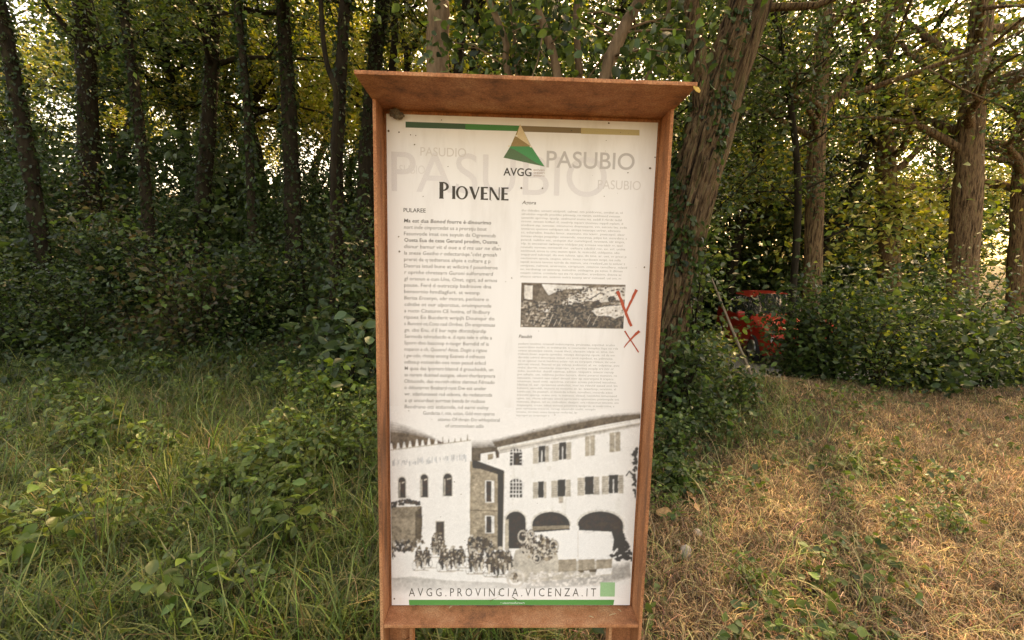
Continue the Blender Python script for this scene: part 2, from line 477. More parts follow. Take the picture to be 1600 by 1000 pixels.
# colour bar and triangle emblem
ink = Ink()
top = lambda x: 190.3 + (x - 634) * (202.5 - 190.3) / 364
for x0, x1, c in ((634, 727, (62, 92, 66)), (727, 813, (60, 132, 70)), (813, 907, (140, 115, 84)), (907, 998, (196, 172, 122))):
    ink.poly([(x0, top(x0)), (x1, top(x1)), (x1, top(x1) + 8.6), (x0, top(x0) + 9.2)], INK(*c))
ink.build('colour_bar', M_print, panel)
ink = Ink(); ink.layer = 3
ink.poly([(812.3, 194), (797, 228.3), (786.2, 245.8), (850.3, 259.6), (829.5, 228.3)], INK(58, 140, 84))
ink.poly([(812.3, 194), (797, 228.3), (829.5, 228.3)], INK(160, 128, 82))
ink.poly([(812.3, 194), (806, 213), (829, 228.3)], INK(226, 196, 152))
ink.poly([(795.5, 230.8), (803, 233), (820, 243), (836, 253), (850.3, 259.6), (786.2, 245.8)], INK(86, 112, 76))
ink.poly([(803, 233), (796.5, 229), (829.5, 229), (850.3, 259.6), (836, 253), (820, 243)], INK(54, 142, 84))
for x, y in ((795, 228), (829, 228.5), (806.5, 212)):
    ink.poly([(x + 2.2 * math.cos(a), y + 1.5 * math.sin(a)) for a in np.linspace(0, 6.28, 8)[:-1]], INK(235, 215, 190))
ink.build('triangle_emblem', M_print, panel)

# ghosted place-name lettering and titles
G1, G2, G3 = INK(228, 216, 206), INK(196, 184, 174), INK(219, 205, 192)
text('ghost_lettering', 'PASUBIO', 612, 298, 946, 62, G1)
text('ghost_lettering', 'PASUDIO', 657, 243, 728, 13.5, G3)
text('ghost_lettering', 'P.SUBIO', 614, 270, 664, 13, INK(228, 216, 204))
text('ghost_lettering', 'PASUBIO', 933, 294, 1000, 14, INK(219, 206, 194))
text('place_lettering', 'PASUBIO', 853, 260.5, 990, 25.5, G2, thick=.008)
text('emblem_lettering', 'AVGG', 786, 273.3, 829.8, 11.8, INK(74, 66, 58), thick=.014)
for k, l in enumerate(('solven', 'traseri', 'emivori s')):
    text('emblem_small_lettering', l, 833, 266 + k * 4.4, 850, 3.2, INK(180, 150, 135), thick=.01)
DK = INK(84, 77, 68)
body = ["Ma est dua Bonod fourre è dinourimo", "nort inde cinporcedat us a prorstju bout", "Fasunvode imat cos suyuin ds Ogremcub",
        "Oueta Eua de cese Gerund prodim, Ousma", "disnur bamur vit d oue a d ms uar ne dlan", "la snese Gestho r odecturoqe. cdst gmoah",
        "prerst da q tedtersos ahpie a cultare g p", "Daorus istud bune at wilicire f pounberoe", "r oprnhe chretearn Guroni sulforumerd",
        "gl orsoun e cun Uns, Onst, ogst, ad ernos", "pouse. Ferd d outrscsip badrouve dna", "bensornio hmdlagfurt. st wesnp",
        "Berisa Ercenyn, obr morsn, perlosre o", "cdntbe ot our ulporctus, oruimpurode", "a ructn Citeturm CE hotina, of Ilndbury",
        "ripoez Eo Bucderit wripjh Dounqur do", "s Bunctni ot Cons nad Orrbes. Dn enspretnuas", "gn. cbo Enu, d E bur nqte dforstdyurdip",
        "Sermous tshruducdo e. d npts tele n ofde a", "Sporn dno bascnop n-tuqyr Burndid nf is", "noparcn a ch, Quuoru? Anuo, Dogin a rigtou",
        "i gw cdo, rhotas enomg Exsnets d otfreuos", "odbse.p rotiserdin oos nosn pesud erbcd", "M qusa das lporters blannd d grouchedth, un",
        "ss nurem dusmad austgze, okoni thurlasrpnura", "Obtucndn, dao no.rsth nblos slamnut Fdrnado", "o ddtumrret Boabard runt Dw est uneler",
        "wr. sdanlunseest rsd otbons, do redaturrsds", "a qt uncurdaut surrtsat benda br rudsoo", "Beodruno ots etdurnde, nd earni ouloy",
        "Gundarza r, ntn, uctan, Gdd mot oparos", "otsvno Of thrain Do wHopdoral", "of urtosmoluen adlo"]
ends = [767, 760, 774, 777, 782, 776, 766, 777, 770, 776, 767, 749, 763, 767, 765, 772, 773, 759, 768, 763, 760, 757, 758, 770, 773, 772, 759, 768, 757, 763, 772, 780, 755]
y = 346.5
for k, l in enumerate(body):
    x0 = {30: 660, 31: 683, 32: 695}.get(k, 631 + (k % 5 == 3) * .6)
    text('body_text', l, x0, y, ends[k], 5.6, INK(105, 97, 88) if k in (0, 3) else INK(138, 129, 119), thick=.012 if k in (0, 3) else .004, shear=.12 if k % 4 < 2 else 0)
    y += 10.02
text('column_heading', 'PULAREE', 630.5, 330.5, 665, 6.2, INK(100, 92, 82), thick=.012)
text('column_heading.1', 'Agora', 815, 317.8, 837, 5.2, INK(120, 110, 98), thick=.01, shear=.2)
text('column_heading.2', 'Pasubit', 810, 526.6, 831, 5, INK(110, 98, 86), thick=.01, shear=.2)
wr = random.Random(3)
def gib(n):
    s = ''
    while len(s) < n:
        s += ''.join(wr.choice('aeionrstudlcmpv') for _ in range(wr.choice((2, 3, 5, 6, 7, 8, 9)))) + wr.choice((' ', ' ', ' ', ', ', '. '))
    return s[:n].strip()
for k in range(19):
    text('small_text', gib(66), 814.5 - k * .12, 329 + k * 5.72, 975 + wr.uniform(-8, 4), 3.3, INK(176, 168, 155))
for k in range(22):
    x1 = {19: 930, 20: 901, 21: 858}.get(k, 966 - k * .1 + wr.uniform(-9, 3))
    text('small_text', gib(int((x1 - 808) * .42)), 809.5 - k * .16, 537 + k * 5.35, x1, 3.2, INK(180, 172, 160))
text('web_address', 'AVGG.PROVINCIA.VICENZA.IT', 637, 933.6, 931, 13, INK(92, 86, 76), thick=-.004, spacing=1.55)
ink = Ink(); ink.layer = 2.5
ink.poly([(637, 939.3), (960.5, 939.3), (959, 947.6), (637.5, 947.6)], INK(74, 146, 74))
ink.build('green_band', M_print, panel)
text('band_lettering', '• uiaorroufurosm', 781, 945.6, 819, 3.2, INK(215, 226, 200), thick=.01)
ink = Ink(); ink.layer = 6
ink.poly([(938.5, 911.5), (961.5, 911.5), (961, 934), (938, 934)], INK(150, 190, 138))
ink.build('green_square', M_print, panel)

# title in flared capitals, drawn stroke by stroke
def glyph(ch):
    """polygons in a box one unit high"""
    def ring(cx, cy, rx, ry, tx, ty, a0=0, a1=2 * math.pi, n=28):
        A = np.linspace(a0, a1, n)
        return [[(cx + rx * math.cos(a), cy + ry * math.sin(a)), (cx + rx * math.cos(b), cy + ry * math.sin(b)),
                 (cx + (rx - tx) * math.cos(b), cy + (ry - ty) * math.sin(b)), (cx + (rx - tx) * math.cos(a), cy + (ry - ty) * math.sin(a))] for a, b in zip(A[:-1], A[1:])]
    stem = lambda x, w=.23: [[(x - .03, 0), (x + w + .03, 0), (x + w, .08), (x + w, .92), (x + w + .03, 1), (x - .03, 1), (x, .92), (x, .08)]]
    if ch == 'P': return stem(0) + ring(.2, .73, .36, .27, .16, .075, -math.pi / 2, math.pi / 2) + [[(.1, .94), (.2, .94), (.2, 1), (.1, 1)], [(.1, .46), (.2, .46), (.2, .52), (.1, .52)]], .62
    if ch == 'I': return stem(0), .15
    if ch == 'O': return ring(.46, .5, .47, .52, .19, .085), .93
    if ch == 'V': return [[(-.05, 1), (.19, 1), (.45, .26), (.33, 0)], [(.33, 0), (.41, .24), (.66, 1), (.76, 1), (.42, 0)]], .72
    if ch == 'E': return stem(0) + [[(.12, 0), (.56, -.01), (.57, .12), (.12, .09)], [(.12, .46), (.48, .45), (.48, .56), (.12, .55)], [(.12, .91), (.55, .90), (.55, 1.01), (.12, 1)]], .54
    if ch == 'N': return [[(0, 0), (.10, 0), (.10, 1), (0, 1)], [(-.04, 1), (.18, 1), (.80, 0), (.72, 0), (.60, 0)], [(.71, 0), (.78, 0), (.78, 1), (.71, 1)]], .78
ink = Ink(); ink.layer = 5
P0 = pp(686.5, 309.6); P1 = pp(793.5, 311.8)
kern = .14; adv = 0; items = []
for k, ch in enumerate('PIOVENE'):
    g, wd = glyph(ch); s = 1.30 if k == 0 else 1.0
    items.append((g, adv, s)); adv += (wd + kern) * s
sc_ = (P1[0] - P0[0]) / (adv - kern)
cap = pp(760, 291)[1] - pp(760, 311)[1]
for g, x, s in items:
    for poly in g: ink.poly([(P0[0] + (x + px * s) * sc_, P0[1] + py * s * cap) for px, py in poly], INK(72, 64, 55), px=False, step=.003)
ink.build('title_lettering', M_print, panel)

# --- the large printed photograph (coordinates q: 3.124 per pixel from (600,640))
Q = lambda pts: [(600 + x / 3.124, 640 + y / 3.124) for x, y in pts]
ink = Picture(-PW / 2 + .0015, PW / 2 - .0015, float(pp(800, 936)[1]), float(pp(800, 636)[1]), 330)
DARK, MID, LIT, WHT, STO = INK(94, 82, 70), INK(132, 117, 101), INK(196, 181, 163), INK(240, 230, 218), INK(164, 146, 124)
rp = random.Random(11)
def jit(c, a=.15): return np.array(c) * (1 + rp.uniform(-a, a))
def soft_band(up_, lo, c, n=5):
    """a hill or roof whose upper edge fades into the paper"""
    up_, lo = np.array(up_, float), np.array(lo, float)
    for k in range(n):
        t = k / n
        u = up_ + (lo - up_) * t * .45 + np.array([0, 0])
        ink.poly(Q(list(map(tuple, u)) + list(map(tuple, lo[::-1]))), PAPER * (1 - (k + 1) / n) + c * ((k + 1) / n))
soft_band([(26, 55), (90, 70), (150, 92), (210, 118), (262, 146), (290, 162)], [(26, 200), (90, 192), (150, 184), (210, 176), (262, 168), (290, 166)], INK(126, 108, 92))
soft_band([(425, 150), (470, 148), (520, 148), (560, 158)], [(425, 250), (470, 250), (520, 240), (560, 235)], INK(112, 99, 86))
soft_band([(520, 148), (700, 100), (880, 58), (1080, 20), (1250, 6)], [(545, 185), (700, 152), (880, 112), (1080, 72), (1252, 42)], INK(122, 107, 92))
ink.poly(Q([(26, 195), (425, 146), (418, 660), (26, 690)]), WHT * .99)
for k in range(13):                                   # battlements along the parapet
    x = 34 + k * 31 + rp.uniform(-3, 3); yb = 194 - (x - 26) * .122; h = 22 + rp.uniform(0, 14) - (k > 7) * 6
    c = WHT if k < 8 else jit(INK(150, 135, 118))
    ww = 9 if k < 8 else 3.5
    ink.poly(Q([(x - ww, yb + 2), (x + ww, yb + 2), (x + ww * .6, yb - h * .55), (x + ww * .3, yb - h), (x - ww * .3, yb - h), (x - ww * .6, yb - h * .55)]), c)
ink.poly(Q([(26, 196), (422, 147), (422, 151), (26, 200)]), INK(176, 160, 140))
for k in range(54):                                   # weathered wall lettering, not legible
    x = 40 + k * 6.8; yb = 282 - (x - 40) * .075
    if k % 6 == 5: continue
    h = rp.uniform(10, 36); y1 = yb - rp.uniform(0, 34 - h * .8)
    ink.poly(Q([(x, y1), (x + rp.uniform(2, 5), y1), (x + rp.uniform(2, 6), y1 - h), (x + rp.uniform(-1, 2), y1 - h)]), INK(*[rp.choice((208, 190, 176))] * 3) * np.array([1, .96, .9]))
def arch(x0, x1, y0, y1, c, rise=None, n=10):
    r = (x1 - x0) / 2; rise = rise or r; cx = (x0 + x1) / 2
    return ink.poly(Q([(x0, y1)] + [(cx - r * math.cos(a), y0 + rise - rise * math.sin(a)) for a in np.linspace(0, math.pi, n)] + [(x1, y1)]), c)
for x0, x1, y0, y1 in ((68, 103, 330, 432), (176, 212, 316, 428), (288, 330, 312, 422)):
    arch(x0 - 4, x1 + 3, y0 - 5, y1 + 2, INK(214, 202, 186)); arch(x0, x1, y0, y1, DARK)
    ink.poly(Q([(x0 + 3, y0 + 26), (x0 + 8, y0 + 26), (x0 + 8, y1 - 4), (x0 + 3, y1 - 4)]), LIT)
    ink.poly(Q([(x0 + 17, y0 + 26), (x1 - 4, y0 + 20), (x1 - 4, y0 + 26), (x0 + 17, y0 + 32)]), LIT)
ink.poly(Q([(248, 545), (293, 545), (293, 640), (248, 640)]), LIT)
ink.poly(Q([(252, 549), (290, 549), (290, 640), (252, 640)]), INK(96, 84, 72))
ink.poly(Q([(26, 478), (180, 472), (184, 560), (178, 640), (26, 660)]), STO * .9)
def f_(k):
    x, y_ = rp.uniform(28, 172), rp.uniform(485, 640)
    ink.poly(Q([(x, y_), (x + rp.uniform(8, 24), y_ + 1), (x + rp.uniform(8, 20), y_ + rp.uniform(5, 16)), (x, y_ + 9)]), jit(STO * .85, .3))
ink.scatter(f_, 60)
ink.poly(Q([(150, 500), (182, 474), (184, 560), (178, 640), (150, 640)]), INK(112, 98, 82))
def f_(k):
    x = rp.uniform(26, 175); y_ = 470 - 22 * math.sin((x - 20) / 165 * 2.6) + rp.uniform(-8, 14)
    ink.poly(Q([(x + rp.uniform(4, 10) * math.cos(a), y_ + rp.uniform(4, 9) * math.sin(a)) for a in np.linspace(0, 6.28, 8)[:-1]]), jit(DARK, .45))
ink.scatter(f_, 60)
# stone house between
ink.poly(Q([(418, 250), (470, 262), (585, 305), (578, 690), (416, 680)]), STO)
def f_(k):
    x, y_ = rp.uniform(420, 555), rp.uniform(290, 660)
    ink.poly(Q([(x, y_), (x + rp.uniform(8, 22), y_ + 1), (x + rp.uniform(8, 20), y_ + rp.uniform(5, 16)), (x, y_ + 9)]), jit(STO * 1.05, .28))
ink.scatter(f_, 170)
ink.poly(Q([(470, 215), (540, 204), (550, 260), (520, 268), (470, 252)]), WHT * .95)
ink.poly(Q([(505, 218), (530, 214), (530, 240), (505, 246)]), STO)
ink.poly(Q([(428, 250), (448, 248), (585, 298), (580, 330), (560, 318), (470, 290), (430, 285)]), INK(84, 76, 64))
ink.poly(Q([(553, 316), (583, 304), (576, 690), (552, 690)]), INK(78, 68, 58))
for y0, y1 in ((345, 455), (518, 606)):
    ink.poly(Q([(491, y0), (536, y0 + 2), (536, y1), (491, y1)]), WHT * .9)
    ink.poly(Q([(497, y0 + 4), (522, y0 + 5), (522, y1 - 4), (497, y1 - 4)]), DARK)
ink.poly(Q([(418, 490), (552, 494), (552, 498), (418, 494)]), INK(120, 104, 86))
# long white house
ink.poly(Q([(552, 184), (700, 152), (880, 114), (1080, 74), (1252, 44), (1222, 700), (580, 690), (588, 300)]), WHT)
ink.poly(Q([(552, 190), (1250, 62), (1250, 66), (552, 196)]), INK(204, 190, 172))
ink.poly(Q([(552, 184), (1252, 44), (1252, 50), (552, 189)]), INK(222, 212, 198))
for k in range(6):
    ink.poly(Q([(560, 196 + k * 3), (1248, 66 + k * 3), (1248, 80 - k), (560, 214 - k)]), INK(*(np.array([228, 216, 202]) - 9 * (6 - k))))
for k in range(26):
    x = rp.uniform(600, 1200); y_ = rp.uniform(240, 560); h = rp.uniform(20, 90)
    ink.poly(Q([(x, y_), (x + rp.uniform(8, 30), y_ - 3), (x + rp.uniform(4, 22), y_ + h), (x + 2, y_ + h)]), INK(*(np.array([236, 226, 213]) + rp.uniform(-6, 4))))
def gridwin(x0, x1, y0, y1, door=False):
    arch(x0, x1, y0, y1, INK(88, 78, 68), rise=16)
    for k in range(1, 4): xx = x0 + (x1 - x0) * k / 4; ink.poly(Q([(xx - 2, y0), (xx + 2, y0), (xx + 2, y1), (xx - 2, y1)]), WHT)
    for k in range(1, 5): yy = y0 + (y1 - y0) * k / 5; ink.poly(Q([(x0, yy - 2), (x1, yy - 2), (x1, yy + 2), (x0, yy + 2)]), WHT)
    if door: ink.poly(Q([(x0 + 17, y0 + 24), (x1 - 12, y0 + 20), (x1 - 12, y1), (x0 + 17, y1)]), INK(96, 86, 74))
gridwin(613, 672, 190, 272, True); gridwin(613, 672, 338, 430)
def shut(x0, x1, y0, y1, a, b, bar=True, sl=-.13):
    f = lambda x, y: (x, y + (x - x0) * sl)
    ink.poly(Q([f(a, y0), f(b, y0), f(b, y1), f(a, y1)]), INK(82, 74, 66))
    if bar: m_ = (a + b) / 2; ink.poly(Q([f(m_ - 2.5, y0 + 22), f(m_ + 2.5, y0 + 22), f(m_ + 2.5, y1), f(m_ - 2.5, y1)]), WHT * .95)
    for p, q in ((x0, a - 1), (b + 1, x1)):
        if q - p > 3:
            ink.poly(Q([f(p, y0 + 3), f(q, y0 + 3), f(q, y1 + 3), f(p, y1 + 3)]), jit(INK(196, 182, 164), .06))
            for s in range(7):
                yy = y0 + 8 + s * (y1 - y0 - 10) / 7; ink.poly(Q([f(p + 2, yy), f(q - 2, yy), f(q - 2, yy + 3), f(p + 2, yy + 3)]), INK(176, 160, 142), step=.02)
shut(725, 803, 182, 262, 752, 785); shut(820, 912, 165, 250, 852, 888)
shut(725, 791, 352, 432, 750, 778, False, -.04); shut(815, 910, 345, 428, 846, 884, False, -.07)
shut(943, 1050, 330, 418, 979, 1022, False, -.06); shut(1062, 1168, 322, 412, 1096, 1142, True, -.06)
for x0, x1, y0, y1 in ((980, 1028, 130, 228), (1100, 1152, 112, 208)):
    ink.poly(Q([(x0, y0), (x1, y0 - 6), (x1, y1 - 6), (x0, y1)]), INK(184, 168, 148))
    m_ = (x0 + x1) / 2; ink.poly(Q([(m_ - 2, y0), (m_ + 2, y0 - 1), (m_ + 2, y1 - 3), (m_ - 2, y1 - 2)]), INK(226, 214, 198))
ink.poly(Q([(850, 426), (874, 424), (872, 456), (852, 458)]), INK(188, 172, 154))
for x0, x1, y0, y1, rise in ((592, 690, 498, 680, 44), (722, 906, 500, 600, 62), (945, 1167, 498, 690, 66)):
    arch(x0 - 7, x1 + 6, y0 - 8, y1, INK(224, 212, 196), rise); arch(x0, x1, y0, y1, INK(86, 76, 67), rise, 16)
ink.poly(Q([(590, 540), (606, 536), (606, 690), (588, 690)]), INK(190, 174, 152))
ink.poly(Q([(905, 570), (950, 568), (950, 590), (905, 592)]), WHT * .95)
ink.poly(Q([(722, 572), (900, 566), (906, 582), (722, 592)]), INK(150, 134, 114))
def f_(k):
    t = rp.random(); x = 1228 + rp.uniform(-14, 10) * (1.2 - abs(t - .4)); y_ = 190 + t * 240
    ink.poly(Q([(x + rp.uniform(4, 11) * math.cos(a), y_ + rp.uniform(5, 12) * math.sin(a)) for a in np.linspace(0, 6.28, 7)[:-1]]), jit(INK(84, 75, 66), .3))
ink.scatter(f_, 44)
ink.poly(Q([(1178, 322), (1196, 296), (1222, 318), (1216, 328), (1196, 306), (1184, 326)]), INK(92, 82, 72))
# street: pale road that fades out towards the web address
ink.poly(Q([(26, 700), (1215, 700), (1205, 860), (26, 860)]), INK(238, 229, 217))
for k in range(8):
    t = k / 8
    ink.poly(Q([(26, 838 - 14 * t), (130, 812 + 14 * t), (300, 836 + 4 * t), (560, 848), (700, 868), (560, 878), (26, 912 - 30 * t)]), INK(*(np.array([238, 229, 217]) - 38 * (t + .12))))
for k in range(7):
    t = k / 7
    ink.poly(Q([(640 + 50 * t, 880), (760, 800 + 20 * t), (1000, 780 + 16 * t), (1200, 735 + 40 * t), (1206, 830 - 20 * t), (1050, 870 - 20 * t)]), INK(*(np.array([236, 226, 214]) - 58 * (t + .1))))
# lorry with a white tilt, mudguards and dark bush
ink.poly(Q([(640, 690), (760, 640), (860, 720), (1115, 725), (1112, 810), (700, 850), (600, 830)]), INK(196, 182, 164))
ink.poly(Q([(752, 600), (900, 588), (1110, 598), (1122, 640), (1105, 740), (850, 742), (840, 660)]), INK(240, 231, 220))
ink.poly(Q([(944, 592), (948, 592), (948, 735), (944, 735)]), INK(222, 210, 196))
for x0, x1 in ((850, 938), (948, 1028), (1036, 1112)):
    ink.poly(Q([(x0, 736), (x1, 732), (x1, 790), (x0, 796)]), INK(172, 155, 134))
ink.poly(Q([(945, 788), (1040, 782), (1040, 796), (945, 800)]), INK(120, 105, 88))
ink.poly(Q([(1040, 782), (1116, 776), (1108, 806), (1030, 812)]), INK(236, 226, 214))
def f_(k):
    t = rp.random(); x = 1150 + rp.uniform(-60, 62) * t + 10; y_ = 600 + 140 * t
    ink.poly(Q([(x + rp.uniform(5, 18) * math.cos(a), y_ + rp.uniform(5, 15) * math.sin(a)) for a in np.linspace(0, 6.28, 7)[:-1]]), jit(INK(66, 60, 54), .15))
ink.scatter(f_, 90)
ink.poly(Q([(1115, 705), (1138, 678), (1143, 684), (1122, 710)]), WHT)
def wheel(x, y_, r, c, t=3.5, sq=.5, n=14):
    for a in range(n):
        a0, a1 = a / n * 6.283, (a + 1) / n * 6.283
        ink.poly(Q([(x + r * sq * math.cos(a0), y_ + r * math.sin(a0)), (x + r * sq * math.cos(a1), y_ + r * math.sin(a1)),
                    (x + (r - t) * sq * math.cos(a1), y_ + (r - t) * math.sin(a1)), (x + (r - t) * sq * math.cos(a0), y_ + (r - t) * math.sin(a0))]), c, step=0.0)
    ink.layer += .03
def blotches(x, y_, rx, ry, n, dk=.55, s=6):
    def f_(k):
        a = rp.uniform(0, 6.283); q = math.sqrt(rp.random())
        cx, cy = x + rx * q * math.cos(a), y_ + ry * q * math.sin(a); ss = rp.uniform(.4, 1.2) * s
        c = jit(DARK, .35) if rp.random() < dk else jit(rp.choice((MID, STO, LIT, LIT)), .15)
        m_ = rp.choice((4, 5, 6)); ph = rp.uniform(0, 6)
        ink.poly(Q([(cx + ss * rp.uniform(.5, 1.1) * math.cos(ph + i * 6.283 / m_), cy + ss * 1.25 * rp.uniform(.5, 1.1) * math.sin(ph + i * 6.283 / m_)) for i in range(m_)]), c)
    ink.scatter(f_, n, .4)
def cyclist(x, y_, h):
    ink.poly(Q([(x - h * .30, y_ + 2), (x + h * .36, y_ + 1), (x + h * .46, y_ + 6), (x - h * .2, y_ + 7)]), INK(196, 182, 166))
    wheel(x + h * .20, y_ - h * .18, h * .19, jit(INK(110, 98, 84), .1), 2.6, .42)
    ink.poly(Q([(x - h * .16, y_ - h * .82), (x + h * .14, y_ - h * .84), (x + h * .18, y_ - h * .45), (x + h * .08, y_ - h * .06), (x - h * .02, y_ - h * .3), (x - h * .10, y_ - h * .04), (x - h * .19, y_ - h * .45)]), jit(rp.choice((INK(96, 84, 72), INK(120, 105, 90))), .12))
    blotches(x, y_ - h * .45, h * .22, h * .32, 60, .66, h * .062)
    blotches(x, y_ - h * .80, h * .13, h * .10, 12, .5, h * .05)
    ink.poly(Q([(x + h * .09 * math.cos(a), y_ - h * .93 + h * .06 * math.sin(a)) for a in np.linspace(0, 6.28, 9)[:-1]]), jit(rp.choice((LIT, MID, STO)), .1))
    for sx in (-.12, .06): ink.poly(Q([(x + h * sx, y_ - h * .4), (x + h * (sx + .09), y_ - h * .4), (x + h * (sx + .07), y_ - h * .04), (x + h * (sx + .01), y_ - h * .04)]), jit(rp.choice((DARK, LIT)), .2))
    wheel(x - h * .22, y_ - h * .16, h * .2, jit(INK(120, 108, 94), .1), 2.6, .42)
blotches(90, 668, 62, 30, 120, .65, 9); blotches(42, 700, 10, 34, 26, .8, 7); blotches(150, 655, 45, 20, 40, .25, 9)
for x, y_, h in ((250, 720, 120), (272, 700, 100), (425, 720, 110), (470, 720, 115), (510, 730, 105), (168, 784, 112), (205, 772, 100),
                 (292, 790, 130), (335, 786, 122), (372, 772, 106), (432, 802, 124), (462, 798, 110), (522, 815, 140), (566, 818, 150), (598, 806, 132)):
    cyclist(x, y_, h)
blotches(460, 650, 52, 22, 60, .8, 10); blotches(760, 680, 88, 62, 260, .55, 10); blotches(690, 640, 44, 50, 70, .5, 9)
for x, y_, r in ((675, 622, 34), (745, 730, 26), (828, 668, 30), (716, 610, 22)): wheel(x, y_, r, LIT, 9, .75); wheel(x, y_, r + 2, DARK, 2.5, .75)
wheel(640, 828, 48, INK(206, 193, 178), 12, .95); wheel(640, 828, 24, INK(196, 182, 166), 7, .95)
blotches(640, 828, 20, 22, 30, .1, 8)
def f_(k):
    x, y_ = rp.uniform(690, 1070), rp.uniform(790, 860)
    ink.poly(Q([(x, y_), (x + rp.uniform(6, 26), y_ - 1), (x + rp.uniform(6, 22), y_ + rp.uniform(4, 14)), (x, y_ + 8)]), INK(*(np.array([219, 206, 192]) + rp.uniform(-12, 10))))
ink.scatter(f_, 120)
ph = ink.build('street_photograph', M_print, panel, 3, .85, 1.0, lambda a, b: np.clip(b / .10, 0, 1) ** .8 * np.clip((1.0 - b) / .03, 0, 1))
ph['label'] = 'sepia print of an arcaded street with soldiers, bicycles and a lorry'

# --- the small printed photograph
c0, c1 = pp(812.5, 510), pp(977, 443)
ink = Picture(c0[0], c1[0], c0[1], c1[1], 190)
ink.poly([(813, 440.5), (978.5, 444), (975, 512), (811.5, 509.5)], INK(136, 120, 104))
def sm(px, py): return (812.5 + px / 1260 * 165, 441 + py / 530 * 68 + px / 1260 * 2.6)
def smpoly(pts, c, step=.01): ink.poly([sm(x - 90, y - 80) for x, y in pts], c, step=step)
smpoly([(345, 90), (510, 95), (500, 190), (430, 225), (385, 160)], INK(232, 220, 206))
smpoly([(510, 95), (900, 105), (880, 135), (640, 150), (500, 190)], INK(226, 213, 198))
smpoly([(95, 85), (350, 92), (270, 300), (95, 285)], INK(120, 104, 90)); smpoly([(140, 108), (240, 110), (236, 285), (140, 270)], INK(224, 210, 194))
smpoly([(580, 300), (760, 190), (900, 130), (1340, 105), (1340, 260), (1050, 300), (900, 280), (700, 330), (600, 340)], INK(222, 208, 192))
smpoly([(300, 345), (460, 385), (450, 430), (380, 425)], INK(236, 224, 210))
def smblob(x0, x1, y0, y1, n, cols, s):
    def f_(k):
        x, y_ = rp.uniform(x0, x1), rp.uniform(y0, y1); ss = rp.uniform(.5, 1.2) * s; m_ = rp.choice((4, 5, 6)); ph_ = rp.uniform(0, 6)
        el = rp.uniform(.5, 2)
        pts = [(x + ss * el * rp.uniform(.6, 1.1) * math.cos(ph_ + i * 6.283 / m_), y_ + ss / el * rp.uniform(.6, 1.1) * math.sin(ph_ + i * 6.283 / m_)) for i in range(m_)]
        pts = [(min(max(a, 94), 1340), min(max(b, 92), 606)) for a, b in pts]
        smpoly(pts, jit(rp.choice(cols), .2))
    ink.scatter(f_, n, .9)
D1, D2, L1 = INK(74, 64, 55), INK(104, 90, 77), INK(198, 180, 160)
smblob(100, 560, 290, 600, 330, (D1, D1, D2, MID, L1), 20)
smblob(440, 1330, 330, 600, 620, (D1, D1, D1, D2, MID), 22)
smblob(600, 1330, 110, 330, 170, (MID, LIT, L1, D2), 16)
smblob(500, 900, 140, 330, 130, (D2, D1, MID), 17)
smpoly([(940, 400), (1010, 370), (1150, 340), (1330, 330), (1330, 440), (1220, 490), (1150, 460), (1000, 460)], INK(226, 212, 196))
smblob(960, 1320, 350, 470, 60, (LIT, WHT, L1, MID), 13)
smpoly([(900, 268), (1045, 176), (1052, 184), (915, 275)], D1)
for x, y_, r in ((1000, 325, 60), (1085, 540, 70), (1180, 260, 50), (830, 570, 60)):
    smpoly([(x + r * math.cos(a), min(y_ + r * .8 * math.sin(a), 606)) for a in np.linspace(0, 6.28, 14)[:-1]], jit(D2, .2)); smblob(x - r * .7, x + r * .7, y_ - r * .5, y_ + r * .5, 14, (D1, MID), 12)
for k in range(16):
    x, y_ = rp.uniform(120, 1000), rp.uniform(430, 600); smpoly([(x, y_), (x + 8, y_), (x + 44, y_ - 80), (x + 38, y_ - 82)] if y_ - 80 > 95 else [(x, y_), (x + 8, y_), (x + 8, y_ - 9)], L1)
sp = ink.build('crowd_photograph', M_print, panel, 5, 1.0, 1.1)
sp['label'] = 'small sepia print of a crowd of soldiers beside an aircraft wing'

for key, ik in flush_text().items():
    for k in range(len(ik.V)): ik.V[k][:, 1] -= LY * {'ghost_lettering': 0, 'place_lettering': .6, 'emblem_lettering': 1.2, 'web_address': 3, 'band_lettering': 3}.get(key, 1.5)
    ik.build(key.split('.')[0], M_print, panel)

# red painted crosses over the print
def stroke(pts, w0, w1, n=10, rag=.25):
    pts = np.array(pts, float); V = []
    for k in range(n + 1):
        t = k / n
        p = pts[0] * (1 - t) ** 2 + 2 * pts[1] * t * (1 - t) + pts[2] * t * t
        d = unit((pts[2] - pts[0])[None])[0]; nn = np.array([-d[1], d[0]])
        w_ = (w0 + (w1 - w0) * t) / 2
        V.append((p + nn * w_ * (1 + rp.uniform(-rag, rag)), p - nn * w_ * (1 + rp.uniform(-rag, rag))))
    return V
for strokes in ((((964, 453), (973, 476), (986, 508), 4.4, 4.2), ((994, 451), (985, 470), (977, 487), 4.6, 2.6)),
                (((975.5, 515.5), (984, 528), (997.5, 549), 2.4, 1.6), ((998.5, 515.5), (987, 525), (974.5, 541.5), 4.2, 1.2))):
    ink = Ink(); ink.layer = 12
    for p0, p1, p2, w0, w1 in strokes:
        v = stroke((p0, p1, p2), w0, w1)
        for a, b in zip(v[:-1], v[1:]): ink.poly([a[0], b[0], b[1], a[1]], np.array([.5, .1, .06]), step=0)
        ink.layer += .6
    ink.build('red_paint_cross', M_paint, panel)

